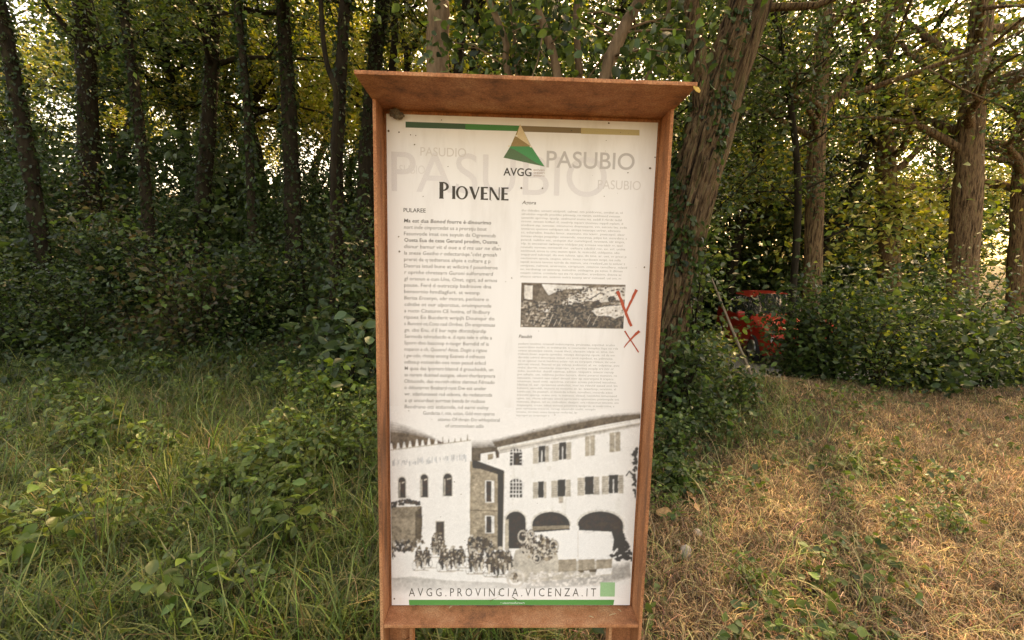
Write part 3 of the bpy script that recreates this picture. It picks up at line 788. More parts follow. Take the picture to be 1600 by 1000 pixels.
# specks of dirt stuck to the print, crumbs on the sill
ink = Ink(); ink.layer = 16
for x, y_, r in [(624, 207, 1.3), (642, 211, 1), (650, 212, 1), (648, 226, 1.2), (814, 293, 1.6), (847, 293.5, 1.2), (1014.5, 262, 1.9), (950, 192.3, 1.7), (690, 188, .9),
                 (1006, 416, 1.4), (799, 433, 1), (624, 392, 1.5), (623, 369, 1.3), (980, 269, 1), (892, 204, 1.2), (614, 937, 1.4), (700, 260, .8), (608, 205, 1.8), (1022, 245, 1.1)] + \
                [(rp.uniform(612, 1010), rp.uniform(195, 930), rp.uniform(.35, .8)) for k in range(60)]:
    ink.poly([(x + r * rp.uniform(.7, 1.2) * math.cos(a), y_ + r * rp.uniform(.7, 1.2) * math.sin(a)) for a in np.linspace(0, 6.28, 8)[:-1]], DK, step=.002)
ds = ink.build('dirt_specks', M_speck, panel); ds['kind'] = 'stuff'

# grey mud nest wedged in the top corner and a leaf caught on the hood
bm = bmesh.new(); bmesh.ops.create_icosphere(bm, subdivisions=3, radius=.017)
for v in bm.verts:
    v.co *= 1 + .95 * mnoise.fractal(v.co * 70, 1, 2, 3); v.co.x *= 1.15; v.co.z *= .8; v.co.y *= .8
me = bpy.data.meshes.new('mud_nest'); bm.to_mesh(me); bm.free()
M_mud = noise_mat('dry_mud', [(.3, (.10, .085, .065)), (.7, (.24, .2, .15))], 160, .95, .6, dist=.003)
o = setp(link('mud_nest', me, M_mud), 'lumpy grey mud nest wedged under the hood of the information board', 'nest')
p = at(621, 178, -.014); o.location = p
M_dead = noise_mat('dead_leaf', [(.3, (.20, .11, .045)), (.6, (.36, .22, .10)), (.8, (.46, .32, .17))], 60, .8, .3, dist=.003)
def dead_leaf_mesh(nm, seed, L=.05, rnd=.8):
    r = random.Random(seed); n = 12
    pts = [(0, 0, 0)]; out = []
    for k in range(n):
        a = k / n * 6.283; rr = L / 2 * (1 + .18 * math.cos(a * 2) + r.uniform(-.12, .12))
        x, y_ = rr * math.cos(a), rr * rnd * math.sin(a)
        pts.append((x, y_, .35 * L * ((y_ / L) ** 2 * 3 - .08) + .3 * (x / L) ** 2 * L + r.uniform(0, .08) * L))
    V_ = np.array(pts); n1 = len(V_)
    V_ = np.concatenate([V_, V_ - np.array([0, 0, .0012])])
    F_ = [(0, 1 + k, 1 + (k + 1) % n) for k in range(n)] + [(n1, n1 + 1 + (k + 1) % n, n1 + 1 + k) for k in range(n)] + \
         [(1 + k, n1 + 1 + k, n1 + 1 + (k + 1) % n) for k in range(n)] + [(1 + k, n1 + 1 + (k + 1) % n, 1 + (k + 1) % n) for k in range(n)]
    me_ = npmesh(nm, V_, np.array(F_), smooth=False)
    return me_
o = setp(link('dead_leaf', dead_leaf_mesh('dead_leaf', 1, .022), noise_mat('yellow_leaf', [(.3, (.45, .26, .05)), (.7, (.6, .4, .12))], 90, .7, .2)),
         'small yellow dead leaf caught at the right tip of the hood', 'leaf')
o.location = (OX + .003, -HD + .004, zt + HD * hslope - .008); o.rotation_euler = (R(78), R(30), R(12))

for k, (x, y_, L_, a_) in enumerate(((-.235, -.012, .022, 1.1), (.36, -.05, .03, .5), (.41, -.03, .026, 2.0), (.30, -.06, .02, 2.6))):
    d_ = np.array([math.cos(a_), math.sin(a_) * .5, .05]) * L_; b_ = np.array([x, y_, Z0 - .003])
    t = tube([b_, b_ + d_ * .5 + np.array([0, 0, .002]), b_ + d_], [.0011, .0013, .0008], 6)
    setp(link('straw', npmesh('straw', t[0], t[1]), M_strawbit), 'short pale straw lying on the steel sill of the board', 'straw', 'straws on the sill')
# ------------------------------------------------------------------ trees
def leaf_part(name, V, F, col, m, root):
    return link(name, npmesh(name, V, F, col), m, root)

def ext_path(pts, Y, dy=0.0, top=8.5):
    """photo points -> world path from the ground up to height top"""
    W3 = [at(px, py, Y + dy * k / max(1, len(pts) - 1)) for k, (px, py) in enumerate(pts)]   # listed bottom to top
    d = W3[0] - W3[1]; d = d / max(1e-3, abs(d[2]))
    zb = float(ter(W3[0][0], W3[0][1])) - .15
    if W3[0][2] > zb + .1:
        b = W3[0] + np.array([d[0] * .3, d[1] * .3, -1]) * (W3[0][2] - zb); b[2] = float(ter(b[0], b[1])) - .15
        W3 = [b] + W3
    d = W3[-1] - W3[-2]; d = d / np.linalg.norm(d)
    while W3[-1][2] < top:
        d = unit((d + np.array([rng.normal() * .10, rng.normal() * .10, .06]))[None])[0]
        W3.append(W3[-1] + d * 1.4)
    return np.array(W3)

def limbs(path, r0, n, zmin, length, seed, upw=.45):
    r = np.random.default_rng(seed); out = []; tips = []
    zs = path[:, 2]
    for k in range(n):
        z = r.uniform(zmin, zs[-1] * .98)
        b = np.array([np.interp(z, zs, path[:, i]) for i in range(3)])
        a = r.uniform(0, 6.283); L = length * r.uniform(.55, 1.1)
        d = np.array([math.cos(a), math.sin(a), upw * r.uniform(.2, 1.6)]); d /= np.linalg.norm(d)
        pts = [b]
        for s in range(4):
            d = unit((d + r.normal(size=3) * .22)[None])[0]; pts.append(pts[-1] + d * L / 4)
        tips += [pts[2], pts[3], pts[4], pts[4]]
        out.append(tube(pts, np.linspace(r0 * .42, r0 * .08, 5), 6))
        for q in range(2):
            d2 = unit((d + r.normal(size=3) * .7)[None])[0]; s0 = pts[2 + q]
            e = s0 + d2 * L * .45; tips.append(e); out.append(tube([s0, (s0 + e) / 2 + r.normal(size=3) * .04, e], [r0 * .18, r0 * .12, r0 * .05], 5))
    return out, np.array(tips)

def clumps(tips, n, spread, r):
    k = r.integers(0, len(tips), n)
    return tips[k] + r.normal(size=(n, 3)) * spread * np.array([1, 1, .7])

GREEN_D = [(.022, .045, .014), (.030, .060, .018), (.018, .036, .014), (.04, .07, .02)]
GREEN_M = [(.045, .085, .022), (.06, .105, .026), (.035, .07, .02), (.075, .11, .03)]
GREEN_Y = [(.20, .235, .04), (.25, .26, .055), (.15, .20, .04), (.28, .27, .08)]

def px_tree(name, pts, Y, wpx, label, bark, seed, top=9.5, ncl=14, leafn=5200, cols=GREEN_M, zmin=5.2, lsize=.095, dy=0, ivy=0, rough=.16, seg=12, limb=2.2, cat='tree', group=None, sub=None):
    path = ext_path(pts, Y, dy, top)
    r0 = wpx / 2 * (Y - CAM[1]) / FPX
    root = empty(name, (path[0][0], path[0][1], float(ter(path[0][0], path[0][1]))), label, cat, group)
    off = np.array(root.location)
    rad = np.interp(path[:, 2], [path[0][2], path[0][2] + .5, 3, top], [r0 * 1.45, r0 * 1.12, r0, r0 * .55])
    parts = [tube(path, rad, seg, rough, 1 / max(r0, .03) * .8, seed, sub=sub or max(16, len(path) * 5))]
    lb, tips = limbs(path, r0, ncl, zmin, limb, seed)
    V, F = join(parts + lb)
    link('trunk', npmesh('trunk', V - off, F, smooth=True), bark, root)
    r = np.random.default_rng(seed + 50)
    P = clumps(tips, leafn, .34, r)
    Vl, Fl, Cl = leaves(P, lsize * r.uniform(.6, 1.25, leafn), pick(cols, leafn, r=r), r=r)
    leaf_part('crown', Vl - off, Fl, Cl, M_leaf, root)
    if ivy:
        zz = r.uniform(path[0][2] + .1, min(top * .8, 6.5), ivy)
        c = np.stack([np.interp(zz, path[:, 2], path[:, k]) for k in range(3)], -1)
        a = r.uniform(0, 6.283, ivy); rr = np.interp(zz, path[:, 2], rad) * r.uniform(.95, 1.45, ivy)
        N = np.stack([np.cos(a), np.sin(a), np.zeros(ivy)], -1)
        D = unit(N * .5 + r.normal(size=(ivy, 3)) * .5 - np.array([0, 0, .8]))
        Vl, Fl, Cl = leaves(c + N * rr[:, None], .075 * r.uniform(.6, 1.2, ivy), pick(GREEN_D, ivy, r=r), wid=.8, D=D, r=r)
        leaf_part('ivy', Vl - off, Fl, Cl, M_leaf, root)
    return root

WG = 'woodland trees behind the board'
px_tree('ivy_tree', [(455, 260), (452, 180), (447, 90), (441, 0)], 7.4, 22, 'dark ivy-wrapped tree trunk on the wooded slope, farthest from the leaning oak', M_bark_dark, 1, ivy=1500)
px_tree('straight_tree', [(526, 260), (530, 180), (534, 90), (540, 0)], 6.4, 19, 'dark straight tree trunk beside the thin crooked sapling', M_bark_dark, 2, ivy=900)
px_tree('crooked_sapling', [(521, 260), (525, 190), (524, 140), (511, 100), (504, 50), (501, 0)], 6.1, 8, 'thin crooked sapling stem crossing the light foliage', M_bark_dark, 3, ncl=5, leafn=700, limb=1.2)
px_tree('ivy_tree', [(572, 260), (578, 180), (588, 80), (598, 0)], 8.4, 24, 'dark ivy-wrapped tree rising behind the upper corner of the board with the mud nest', M_bark_dark, 4, ivy=1600)
px_tree('twin_stem_tree', [(612, 200), (613, 110), (617, 60), (612, 0)], 9.6, 13, 'slender dark tree close behind the ivy-wrapped trunk', M_bark_dark, 5, ncl=6, leafn=1200)
px_tree('brown_tree', [(687, 260), (685, 120), (684, 60), (684, 0)], 5.6, 36, 'stout straight tree with bare warm brown bark', M_bark_brown, 6, top=10, rough=.10, seg=24)
px_tree('slender_tree', [(712, 200), (716, 110), (722, 55), (729, 0)], 8.0, 15, 'dark slender tree next to the stout brown trunk', M_bark_dark, 7, ivy=400)
px_tree('slender_tree', [(736, 200), (738, 110), (742, 50), (741, 0)], 9.4, 11, 'thin dark stem between the brown trunk and the hazel', M_bark_dark, 8, ivy=300, ncl=6, leafn=1200)
for k, (x0, x1, Yd, wd) in enumerate(((392, 371, 6.8, 12), (318, 334, 9.2, 22), (228, 190, 7.4, 15), (140, 128, 9.8, 28), (52, -4, 6.6, 20))):
    px_tree('woodland_tree', [(x0, 300), ((x0 + x1) / 2 + 3, 150), (x1, 0)], Yd, wd, 'dark woodland tree on the slope left of the board, beyond the ivy-wrapped trunk', M_bark_dark, 20 + k, ivy=1500, group=WG)
for k, (x0, x1, Yd, wd) in enumerate(((1268, 1290, 7.8, 26), (1392, 1380, 11.4, 30), (1500, 1536, 8.8, 38), (1590, 1620, 11.2, 30))):
    px_tree('roadside_tree', [(x0, 480), ((x0 + x1) / 2 - 4, 240), (x1, 0)], Yd, wd, 'brown-barked tree beyond the bank on the right of the leaning oak', M_bark, 30 + k, cols=GREEN_M + GREEN_D, zmin=3.4, leafn=9500, ncl=22, limb=3.0, group='trees beyond the bank')

# the leaning oak with its second trunk behind
root = px_tree('leaning_oak', [(1026, 690), (1031, 600), (1046, 500), (1061, 400), (1080, 300), (1098, 210), (1118, 130), (1158, 0)], 2.85, 74,
               'thick leaning oak with furrowed bark and ivy beside the board', M_oak, 9, top=8.5, leafn=9000, ncl=16, cols=GREEN_D + GREEN_M[:2], zmin=3.6, lsize=.10,
               ivy=0, rough=.06, seg=20, limb=3.0, dy=.35)
old = [c for c in root.children if c.name.startswith('trunk')][0]
off = np.array(root.location)
pa = ext_path([(1026, 690), (1031, 600), (1046, 500), (1061, 400), (1080, 300), (1098, 210), (1118, 130), (1158, 0)], 2.85, .35, 8.5)
r0 = .5 * 74 * (2.85 - CAM[1]) / FPX
r0 *= .80
ra = np.interp(pa[:, 2], [pa[0][2], .4, 1.2, 2.6, 3.6, 8.5], [r0 * 1.5, r0 * 1.0, r0 * .92, r0 * 1.0, r0 * .62, r0 * .4])
big = tube(pa, ra, 150, .16, 4, 5, sub=360, furrow=.24)
fork = np.array([at(1100, 215, 3.12), at(1094, 130, 3.1), at(1086, 60, 3.1), at(1080, 0, 3.1), at(1070, -90, 3.1), at(1050, -260, 3.0)])
fk = tube(fork, [r0 * .55, r0 * .46, r0 * .40, r0 * .36, r0 * .33, r0 * .3], 90, .12, 5, 9, sub=160, furrow=.18)
link('bark_trunk', npmesh('bark_trunk', np.concatenate([big[0], fk[0]]) - off, np.concatenate([big[1], fk[1] + len(big[0])]), smooth=True), M_oak, root)
# narrow the limb-carrying core so that the furrowed trunk encloses it
me = old.data; v = np.zeros(len(me.vertices) * 3, np.float32); me.vertices.foreach_get('co', v); v = v.reshape(-1, 3)
nb = 20 * max(16, len(pa) * 5)
cz = v[:nb].reshape(-1, 20, 3); cen = cz.mean(1, keepdims=True); v[:nb] = (cen + (cz - cen) * .35).reshape(-1, 3)
me.vertices.foreach_set('co', v.ravel()); me.update(); old.name = 'limbs'
r = np.random.default_rng(77); n = 5200                  # ivy climbing the lower trunk and hanging from the fork
zz = r.uniform(.1, 3.9, n) ** 1.0
c = np.stack([np.interp(zz, pa[:, 2], pa[:, k]) for k in range(3)], -1)
a = r.uniform(0, 6.283, n); N = np.stack([np.cos(a), np.sin(a), np.zeros(n)], -1)
patch = (np.sin(a * 2 + zz * 3.1) + np.sin(zz * 5.3 + a) + r.normal(size=n) * .6) > .2
rr = np.interp(zz, pa[:, 2], ra) * r.uniform(1.0, 1.22, n)
D = unit(N * .35 + r.normal(size=(n, 3)) * .45 - np.array([0, 0, .8]))
Vl, Fl, Cl = leaves((c + N * rr[:, None])[patch], .055 * r.uniform(.5, 1.3, n)[patch], pick(GREEN_D + GREEN_M[:1], n, r=r)[patch], wid=.85, D=D[patch], near=True, r=r)
leaf_part('ivy', Vl - off, Fl, Cl, M_leaf, root)
px_tree('leaning_tree', [(1038, 640), (1060, 500), (1079, 400), (1104, 300), (1131, 200), (1166, 80)], 3.35, 33, 'darker slimmer leaning trunk growing close behind the thick oak', M_oak, 10, top=8,
        leafn=5200, ncl=12, cols=GREEN_D + GREEN_M[:1], zmin=3.4, rough=.16, seg=40, limb=2.6, dy=.3, sub=110)

# hazel: several thin brown stems with broad leaves, behind the hood
root = empty('hazel_bush', tuple(at(905, 640, 3.0) * np.array([1, 1, 0])), 'many-stemmed hazel with thin brown stems and broad leaves above the hood', 'bush')
hx, hy = root.location[0], root.location[1]
off = np.array(root.location); off[2] = float(ter(hx, hy)); root.location[2] = off[2]
r = np.random.default_rng(5); stems = []; tips = []
for pts, Yd, wd in (([(872, 330), (797, 125), (790, 65), (764, 0)], 3.0, 10), ([(890, 330), (872, 125), (852, 48), (836, 0)], 2.8, 12), ([(905, 330), (945, 125), (972, 50), (1000, 0)], 2.7, 19),
                    ([(880, 330), (808, 118), (803, 60), (796, 0)], 3.3, 4), ([(884, 330), (815, 118), (806, 40), (790, -20)], 3.4, 4), ([(905, 330), (905, 120), (900, 40), (905, -30)], 3.3, 10), ([(915, 340), (1010, 125), (1035, 60), (1050, -20)], 3.4, 7)):
    W3 = [np.array([hx + r.normal() * .1, hy + r.normal() * .1, off[2] - .1])] + [at(x, y_, Yd) for x, y_ in pts]
    d = unit((W3[-1] - W3[-2])[None])[0]
    for s in range(3): d = unit((d + r.normal(size=3) * .15 + np.array([0, 0, .05]))[None])[0]; W3.append(W3[-1] + d * .6)
    rr = wd / 2 * (Yd - CAM[1]) / FPX
    t = tube(W3, np.linspace(rr * 1.25, rr * .5, len(W3)), 14, .14, 12, Yd, sub=60)
    link('stem', npmesh('stem', t[0] - off, t[1], smooth=True), M_bark_brown, root)
    for s in range(26):
        z = r.uniform(1.9, W3[-1][2]); b = np.array([np.interp(z, [q[2] for q in W3], [q[i] for q in W3]) for i in range(3)])
        L_ = r.uniform(.25, .8); dd = unit((r.normal(size=3) * np.array([1, 1, .5]))[None])[0]
        e = b + dd * L_ - np.array([0, 0, .12 * L_]); tips += [b + dd * L_ * .6, e, e]
        stems.append(tube([b, (b + e) / 2 + r.normal(size=3) * .03 + np.array([0, 0, .04]), e], [rr * .22, rr * .16, .002], 5))
V, F = join(stems); link('twigs', npmesh('twigs', V - off, F, smooth=True), M_bark_brown, root)
n = 6200; P = clumps(np.array(tips), n, .17, r)
keep = (P[:, 1] > 1.1); P = P[keep]; n = len(P)
Vl, Fl, Cl = leaves(P, .085 * r.uniform(.55, 1.25, n), pick(GREEN_D + GREEN_M[:3], n, r=r), upb=.5, droop=.7, wid=.72, near=True, r=r)
leaf_part('foliage', Vl - off, Fl, Cl, M_leaf, root)

for k, (x0, Yd) in enumerate(((880, 5.4), (985, 6.0), (1090, 6.6), (1235, 6.6))):
    px_tree('dense_young_tree', [(x0, 500), (x0 + 12, 300), (x0 - 6, 120)], Yd, 10, 'young dark leafy tree filling the gap behind the hazel and the leaning oak', M_bark_dark, 40 + k, top=6.5, ncl=26, leafn=6500,
            cols=GREEN_D + GREEN_M, zmin=1.2 + (k == 3) * .9, limb=1.5, group='young trees behind the hazel', lsize=.08)
# far woodland: three prototypes, copied
def far_tree(seed, h, cr, n, cols, label, group, loc, ls=.16, zb=.22):
    r = np.random.default_rng(seed)
    root = empty('far_tree', loc, label, 'tree', group)
    path = np.array([[r.normal() * .12 * k, r.normal() * .12 * k, -.3 + h * .9 * k / 6] for k in range(7)])
    tr = [tube(path, np.linspace(.17, .04, 7), 9, .12, 5, seed, sub=24)]
    lb, tips = limbs(path, .16, 26, h * zb, cr, seed, .35)
    V, F = join(tr + lb); link('trunk', npmesh('trunk', V, F, smooth=True), M_bark_dark, root)
    P = clumps(tips, n, .42, r)
    Vl, Fl, Cl = leaves(P, ls * r.uniform(.55, 1.25, n), pick(cols, n, r=r), r=r)
    leaf_part('crown', Vl, Fl, Cl, M_leaf, root)
    return root
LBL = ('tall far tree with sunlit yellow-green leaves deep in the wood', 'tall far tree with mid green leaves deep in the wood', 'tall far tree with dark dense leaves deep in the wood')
protos = []
spots = []
r = np.random.default_rng(21)
for Yd, n_, lo, hi in ((12.5, 7, -11, 11), (16, 9, -16, 16), (20.5, 11, -23, 24), (26, 12, -32, 33)):
    for k in range(n_):
        x = lo + (hi - lo) * (k + .5) / n_ + r.normal() * .6; y_ = Yd + r.normal() * .7
        spots.append((x, y_, float(ter(x, y_))))
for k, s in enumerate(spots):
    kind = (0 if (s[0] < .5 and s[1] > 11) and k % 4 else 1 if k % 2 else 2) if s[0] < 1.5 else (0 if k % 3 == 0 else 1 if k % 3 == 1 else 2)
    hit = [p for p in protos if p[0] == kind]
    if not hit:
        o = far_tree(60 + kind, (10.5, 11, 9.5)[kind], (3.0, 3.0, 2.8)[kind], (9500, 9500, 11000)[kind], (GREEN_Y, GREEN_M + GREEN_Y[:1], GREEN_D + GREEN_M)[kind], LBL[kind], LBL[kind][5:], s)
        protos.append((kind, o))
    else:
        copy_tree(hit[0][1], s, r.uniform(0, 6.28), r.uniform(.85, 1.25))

# undergrowth shrubs on the slope and along the bank
def shrub(name, seed, h, wd, n, cols, label, group, loc, ls=.07, near=False, upb=.8):
    r = np.random.default_rng(seed)
    root = empty(name, loc, label, 'shrub', group)
    st = []; tips = []
    for k in range(11):
        a = r.uniform(0, 6.28); L = r.uniform(.5, 1)
        e = np.array([math.cos(a) * wd * L * .75, math.sin(a) * wd * L * .75, h * r.uniform(.45, 1.0)])
        m_ = e * np.array([.4, .4, .55]) + r.normal(size=3) * .05
        b0 = r.normal(size=3) * np.array([.14, .14, 0]) * min(1, wd) - np.array([0, 0, .1])
        st.append(tube([b0, m_, e], np.array([.016, .011, .003]) * min(1, h * .8) * (1 if h > .6 else .55), 5, sub=8))
        for t in (.12, .25, .4, .6, .8, 1, 1): tips.append(m_ * 2 * t * (1 - t) + e * t * t + (1 - t) * r.normal(size=3) * .1)
    V, F = join(st); link('stems', npmesh('stems', V, F, smooth=True), M_bark_dark, root)
    P = clumps(np.array(tips), n, .17 * max(h, wd), r); P[:, 2] = np.maximum(P[:, 2], .03)
    Vl, Fl, Cl = leaves(P, ls * r.uniform(.5, 1.3, n), pick(cols, n, r=r), upb=upb, wid=.62, near=near, r=r)
    leaf_part('foliage', Vl, Fl, Cl, M_leaf, root)
    return root
SG = 'dark shrubs covering the wooded slope'
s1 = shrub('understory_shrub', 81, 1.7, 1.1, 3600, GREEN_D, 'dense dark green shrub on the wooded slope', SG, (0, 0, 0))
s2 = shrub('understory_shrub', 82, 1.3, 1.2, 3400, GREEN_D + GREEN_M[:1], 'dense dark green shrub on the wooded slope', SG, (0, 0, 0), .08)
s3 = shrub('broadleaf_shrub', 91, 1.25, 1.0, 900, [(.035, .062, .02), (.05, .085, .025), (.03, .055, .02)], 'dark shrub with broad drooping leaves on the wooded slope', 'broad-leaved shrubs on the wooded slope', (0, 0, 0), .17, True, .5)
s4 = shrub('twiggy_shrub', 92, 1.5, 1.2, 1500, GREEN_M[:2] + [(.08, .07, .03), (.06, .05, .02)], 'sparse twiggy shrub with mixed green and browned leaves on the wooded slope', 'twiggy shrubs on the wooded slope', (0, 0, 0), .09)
first = [True] * 4
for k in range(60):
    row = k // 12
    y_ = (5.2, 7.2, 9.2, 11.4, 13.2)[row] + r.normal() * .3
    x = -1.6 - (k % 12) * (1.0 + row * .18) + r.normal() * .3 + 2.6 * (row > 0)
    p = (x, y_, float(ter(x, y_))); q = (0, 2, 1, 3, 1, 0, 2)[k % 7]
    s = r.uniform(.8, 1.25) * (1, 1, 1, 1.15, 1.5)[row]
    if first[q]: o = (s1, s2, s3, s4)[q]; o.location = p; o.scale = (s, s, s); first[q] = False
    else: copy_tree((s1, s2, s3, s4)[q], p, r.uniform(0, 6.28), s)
BG = 'leafy shrubs beyond the bank'
b2 = shrub('roadside_shrub', 93, 1.5, 1.5, 2600, GREEN_D + GREEN_M, 'wide dark leafy shrub with larger leaves beyond the bank', 'wide shrubs beyond the bank', (0, 0, 0), .12, True)
b3 = shrub('roadside_shrub', 94, 2.3, .9, 3000, GREEN_M[:2] + GREEN_D, 'tall narrow shrub with small dark leaves beyond the bank', 'tall narrow shrubs beyond the bank', (0, 0, 0), .06)
b1 = shrub('roadside_shrub', 83, 1.9, 1.15, 3600, GREEN_M + GREEN_D[:2] + GREEN_Y[:1], 'mid green leafy shrub growing beyond the bank past the leaning oak', BG, (0, 0, 0), .075)
bs = [(4.6, 4.2, .78), (5.35, 4.5, .9), (6.2, 5.0, .9), (6.9, 5.1, .85), (8.2, 5.4, .95), (9.6, 5.2, 1.0), (2.0, 5.6, 1.15), (3.0, 13.6, 1.6), (5.2, 13.8, 2.0), (4.2, 14.6, 2.2), (6.4, 14.4, 2.3), (8.4, 14.2, 2.3), (10.4, 14.4, 2.3), (12.6, 14.6, 2.4), (15, 14.5, 2.4), (7.3, 14.8, 2.4), (9.4, 14.9, 2.4), (11.5, 14.8, 2.4), (1.0, 6.4, 1.1), (1.6, 8.2, 1.3), (2.6, 9.6, 1.2)]
for k, (x, y_, s) in enumerate(bs):
    p = (x, y_, float(ter(x, y_)))
    q = (b1, b2, b3)[k % 3]
    if k < 3: q.location = p; q.scale = (s, s, s)
    else: copy_tree(q, p, r.uniform(0, 6.28), s * r.uniform(.85, 1.15))
p = at(1088, 600, 3.9)
shrub('yellow_shrub', 84, .55, .4, 900, GREEN_Y + [(.24, .22, .04)], 'low yellow-green shrub in front of the red car', None, (p[0] + .12, 3.9, float(ter(p[0], 3.9))), .05)
p = at(1066, 640, 2.5)
shrub('ivy_bush', 85, .85, .38, 1500, GREEN_D + GREEN_M[:2], 'dark green ivy bush at the foot of the leaning oak', None, (p[0], 2.62, float(ter(p[0], 2.62))), .06, True, .4)
for k, (px_, Yd, h_, w_, lb) in enumerate(((1040, 2.05, .42, .30, 'low leafy ivy clump beside the right edge of the board'), (1098, 2.35, .5, .34, 'low dark green clump between the oak and the stick'),
                                      (1150, 2.9, .38, .3, 'small ragged green clump at the foot of the stick'), (1058, 1.55, .24, .24, 'small green weed patch on the dry bank below the ivy'))):
    p = at(px_, 640, Yd)
    shrub('ivy_bush', 110 + k, h_, w_, 620, GREEN_M + GREEN_D[:2], lb, None, (p[0], Yd, float(ter(p[0], Yd))), .05, True, .5)
p = at(1108, 470, 2.95)
sh = shrub('ivy_bush', 86, 1.6, .26, 1100, GREEN_M + GREEN_D[:1], 'tall sprawling green bush beside the leaning wooden stick', None, (p[0] - .02, 3.3, float(ter(p[0], 3.3))), .07, True, .4)
p = at(566, 545, 3.4)
shrub('bramble', 87, .95, .35, 420, [(.04, .075, .03), (.05, .09, .04)], 'broad-leaved dark bramble at the left edge of the board', None, (p[0] - .02, 3.4, float(ter(p[0], 3.4))), .13, True, .3)
p = at(520, 600, 3.2)
shrub('light_weed', 88, .52, .28, 260, [(.13, .19, .03), (.10, .16, .03)], 'bright yellow-green leafy weed in the grass before the dark shrubs', None, (p[0], 3.2, float(ter(p[0], 3.2))), .085, True, .6)

wr_ = np.random.default_rng(14)
WL = 'knee-high broad-leaved green weed standing in the uncut grass'
wk = shrub('leafy_weed', 89, .30, .17, 150, [(.075, .125, .03), (.11, .16, .038), (.05, .09, .025)], WL, 'weeds in the uncut grass', (0, 0, 0), .052, True, .9)
for k in range(96):
    x = wr_.uniform(-4.4, -.75) if k < 56 else wr_.uniform(.9, 3.2) if k < 64 else wr_.uniform(-2.0, -.62); y_ = wr_.uniform(.2, 4.3) if k < 64 else wr_.uniform(.15, 3.2); sc2 = wr_.uniform(.55, 1.3) * (.5 if 56 <= k < 64 else 1)
    p = (x, y_, float(ter(x, y_)))
    if k == 0: wk.location = p
    elif 56 <= k < 64: copy_tree(wk, p, wr_.uniform(0, 6.28), sc2, 'small leafy green weed growing out of the dry grass on the bank', 'weeds on the dry bank')
    else: copy_tree(wk, p, wr_.uniform(0, 6.28), sc2)
shrub('roadside_shrub', 95, 1.45, .62, 4600, GREEN_M[:2] + GREEN_D, 'dense dark shrub standing right in front of the red car', None, (4.1, 4.55, float(ter(4.1, 4.55))), .08)
# leaf litter of ivy and nettles carpeting the shaded slope
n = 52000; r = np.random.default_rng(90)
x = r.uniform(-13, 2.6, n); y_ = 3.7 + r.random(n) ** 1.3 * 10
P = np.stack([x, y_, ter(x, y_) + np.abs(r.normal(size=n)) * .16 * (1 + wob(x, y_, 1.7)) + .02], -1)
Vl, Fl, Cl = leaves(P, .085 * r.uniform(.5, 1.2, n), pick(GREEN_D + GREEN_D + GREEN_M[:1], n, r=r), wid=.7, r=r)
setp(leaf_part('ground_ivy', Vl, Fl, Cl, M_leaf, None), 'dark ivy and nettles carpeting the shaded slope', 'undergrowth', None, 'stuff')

# ------------------------------------------------------------------ grass
def blades(x, y_, L, wd, col, lean, r, seg=3, flat=0.0, z0=0.0):
    n = len(x); a = r.uniform(0, 6.283, n)
    d = np.stack([np.cos(a), np.sin(a), np.zeros(n)], -1); sd_ = np.stack([-np.sin(a), np.cos(a), np.zeros(n)], -1)
    tw = r.uniform(-.8, .8, n)[:, None]; sd_ = unit(sd_ + d * tw)
    base = np.stack([x, y_, ter(x, y_) + z0], -1)
    pts = []; ang = np.pi / 2 - lean * .35; p = base.copy(); pts.append(p)
    bend = lean * r.uniform(.5, 1.6, n)
    for k in range(seg):
        p = p + (d * np.cos(ang)[:, None] + np.array([0, 0, 1]) * np.sin(ang)[:, None]) * (L / seg)[:, None]
        q = p.copy(); q[:, 2] = np.maximum(q[:, 2], ter(q[:, 0], q[:, 1]) + .004); pts.append(q)
        ang = ang - bend / seg * 1.8
        d = unit(d + sd_ * r.normal(size=n)[:, None] * .25)
    Vv = []; 
    for k, p in enumerate(pts[:-1]):
        w_ = (wd * (1 - .55 * k / seg))[:, None] / 2
        Vv += [p - sd_ * w_, p + sd_ * w_]
    Vv.append(pts[-1])
    V = np.stack(Vv, 1); K = V.shape[1]
    f = []
    for k in range(seg - 1): f += [(2 * k, 2 * k + 1, 2 * k + 3), (2 * k, 2 * k + 3, 2 * k + 2)]
    f.append((2 * seg - 2, 2 * seg - 1, 2 * seg))
    F = (np.array(f)[None] + (np.arange(n) * K)[:, None, None]).reshape(-1, 3)
    return V.reshape(-1, 3), F, np.repeat(col, K, 0)

def scatter(n, r, fy=1.6):
    """more blades close to the board, fewer far away, only where the view can reach"""
    y_ = -.75 + 6.2 * r.random(n) ** fy
    hw = (y_ - CAM[1]) * 1.22 + 1.0
    x = CAM[0] + .05 + r.uniform(-1, 1, n) * hw
    k = ~((np.abs(y_) < .15) & (np.abs(np.abs(x) - .43) < .08)) & ~((np.abs(x) < .6) & (y_ < -.08) & (y_ > -.5) & (r.random(len(x)) < .7))
    return x[k], y_[k]
def dry(x, y_):
    d = sstep(-.35, .75, x + .30 * wob(x, y_, 1.4, 2.0) + .12 * wob(x, y_, 4, .7))
    return d * (1 - .65 * np.exp(-((x - 2.0) / 1.5) ** 2 - ((y_ - 2.9) / 1.0) ** 2))
r = np.random.default_rng(31)
G_G = [(.060, .105, .024), (.085, .135, .032), (.046, .085, .022), (.11, .145, .042), (.14, .125, .05)]
G_B = [(.05, .10, .02), (.08, .13, .03)]
G_S = [(.33, .23, .115), (.40, .295, .155), (.24, .16, .085), (.32, .21, .105), (.17, .105, .055), (.12, .08, .045)]
x, y_ = scatter(200000, r)
k = r.random(len(x)) < (1 - dry(x, y_)) * .95 + .06 + .45 * sstep(.1, .7, wob(x, y_, 2.4, 4))
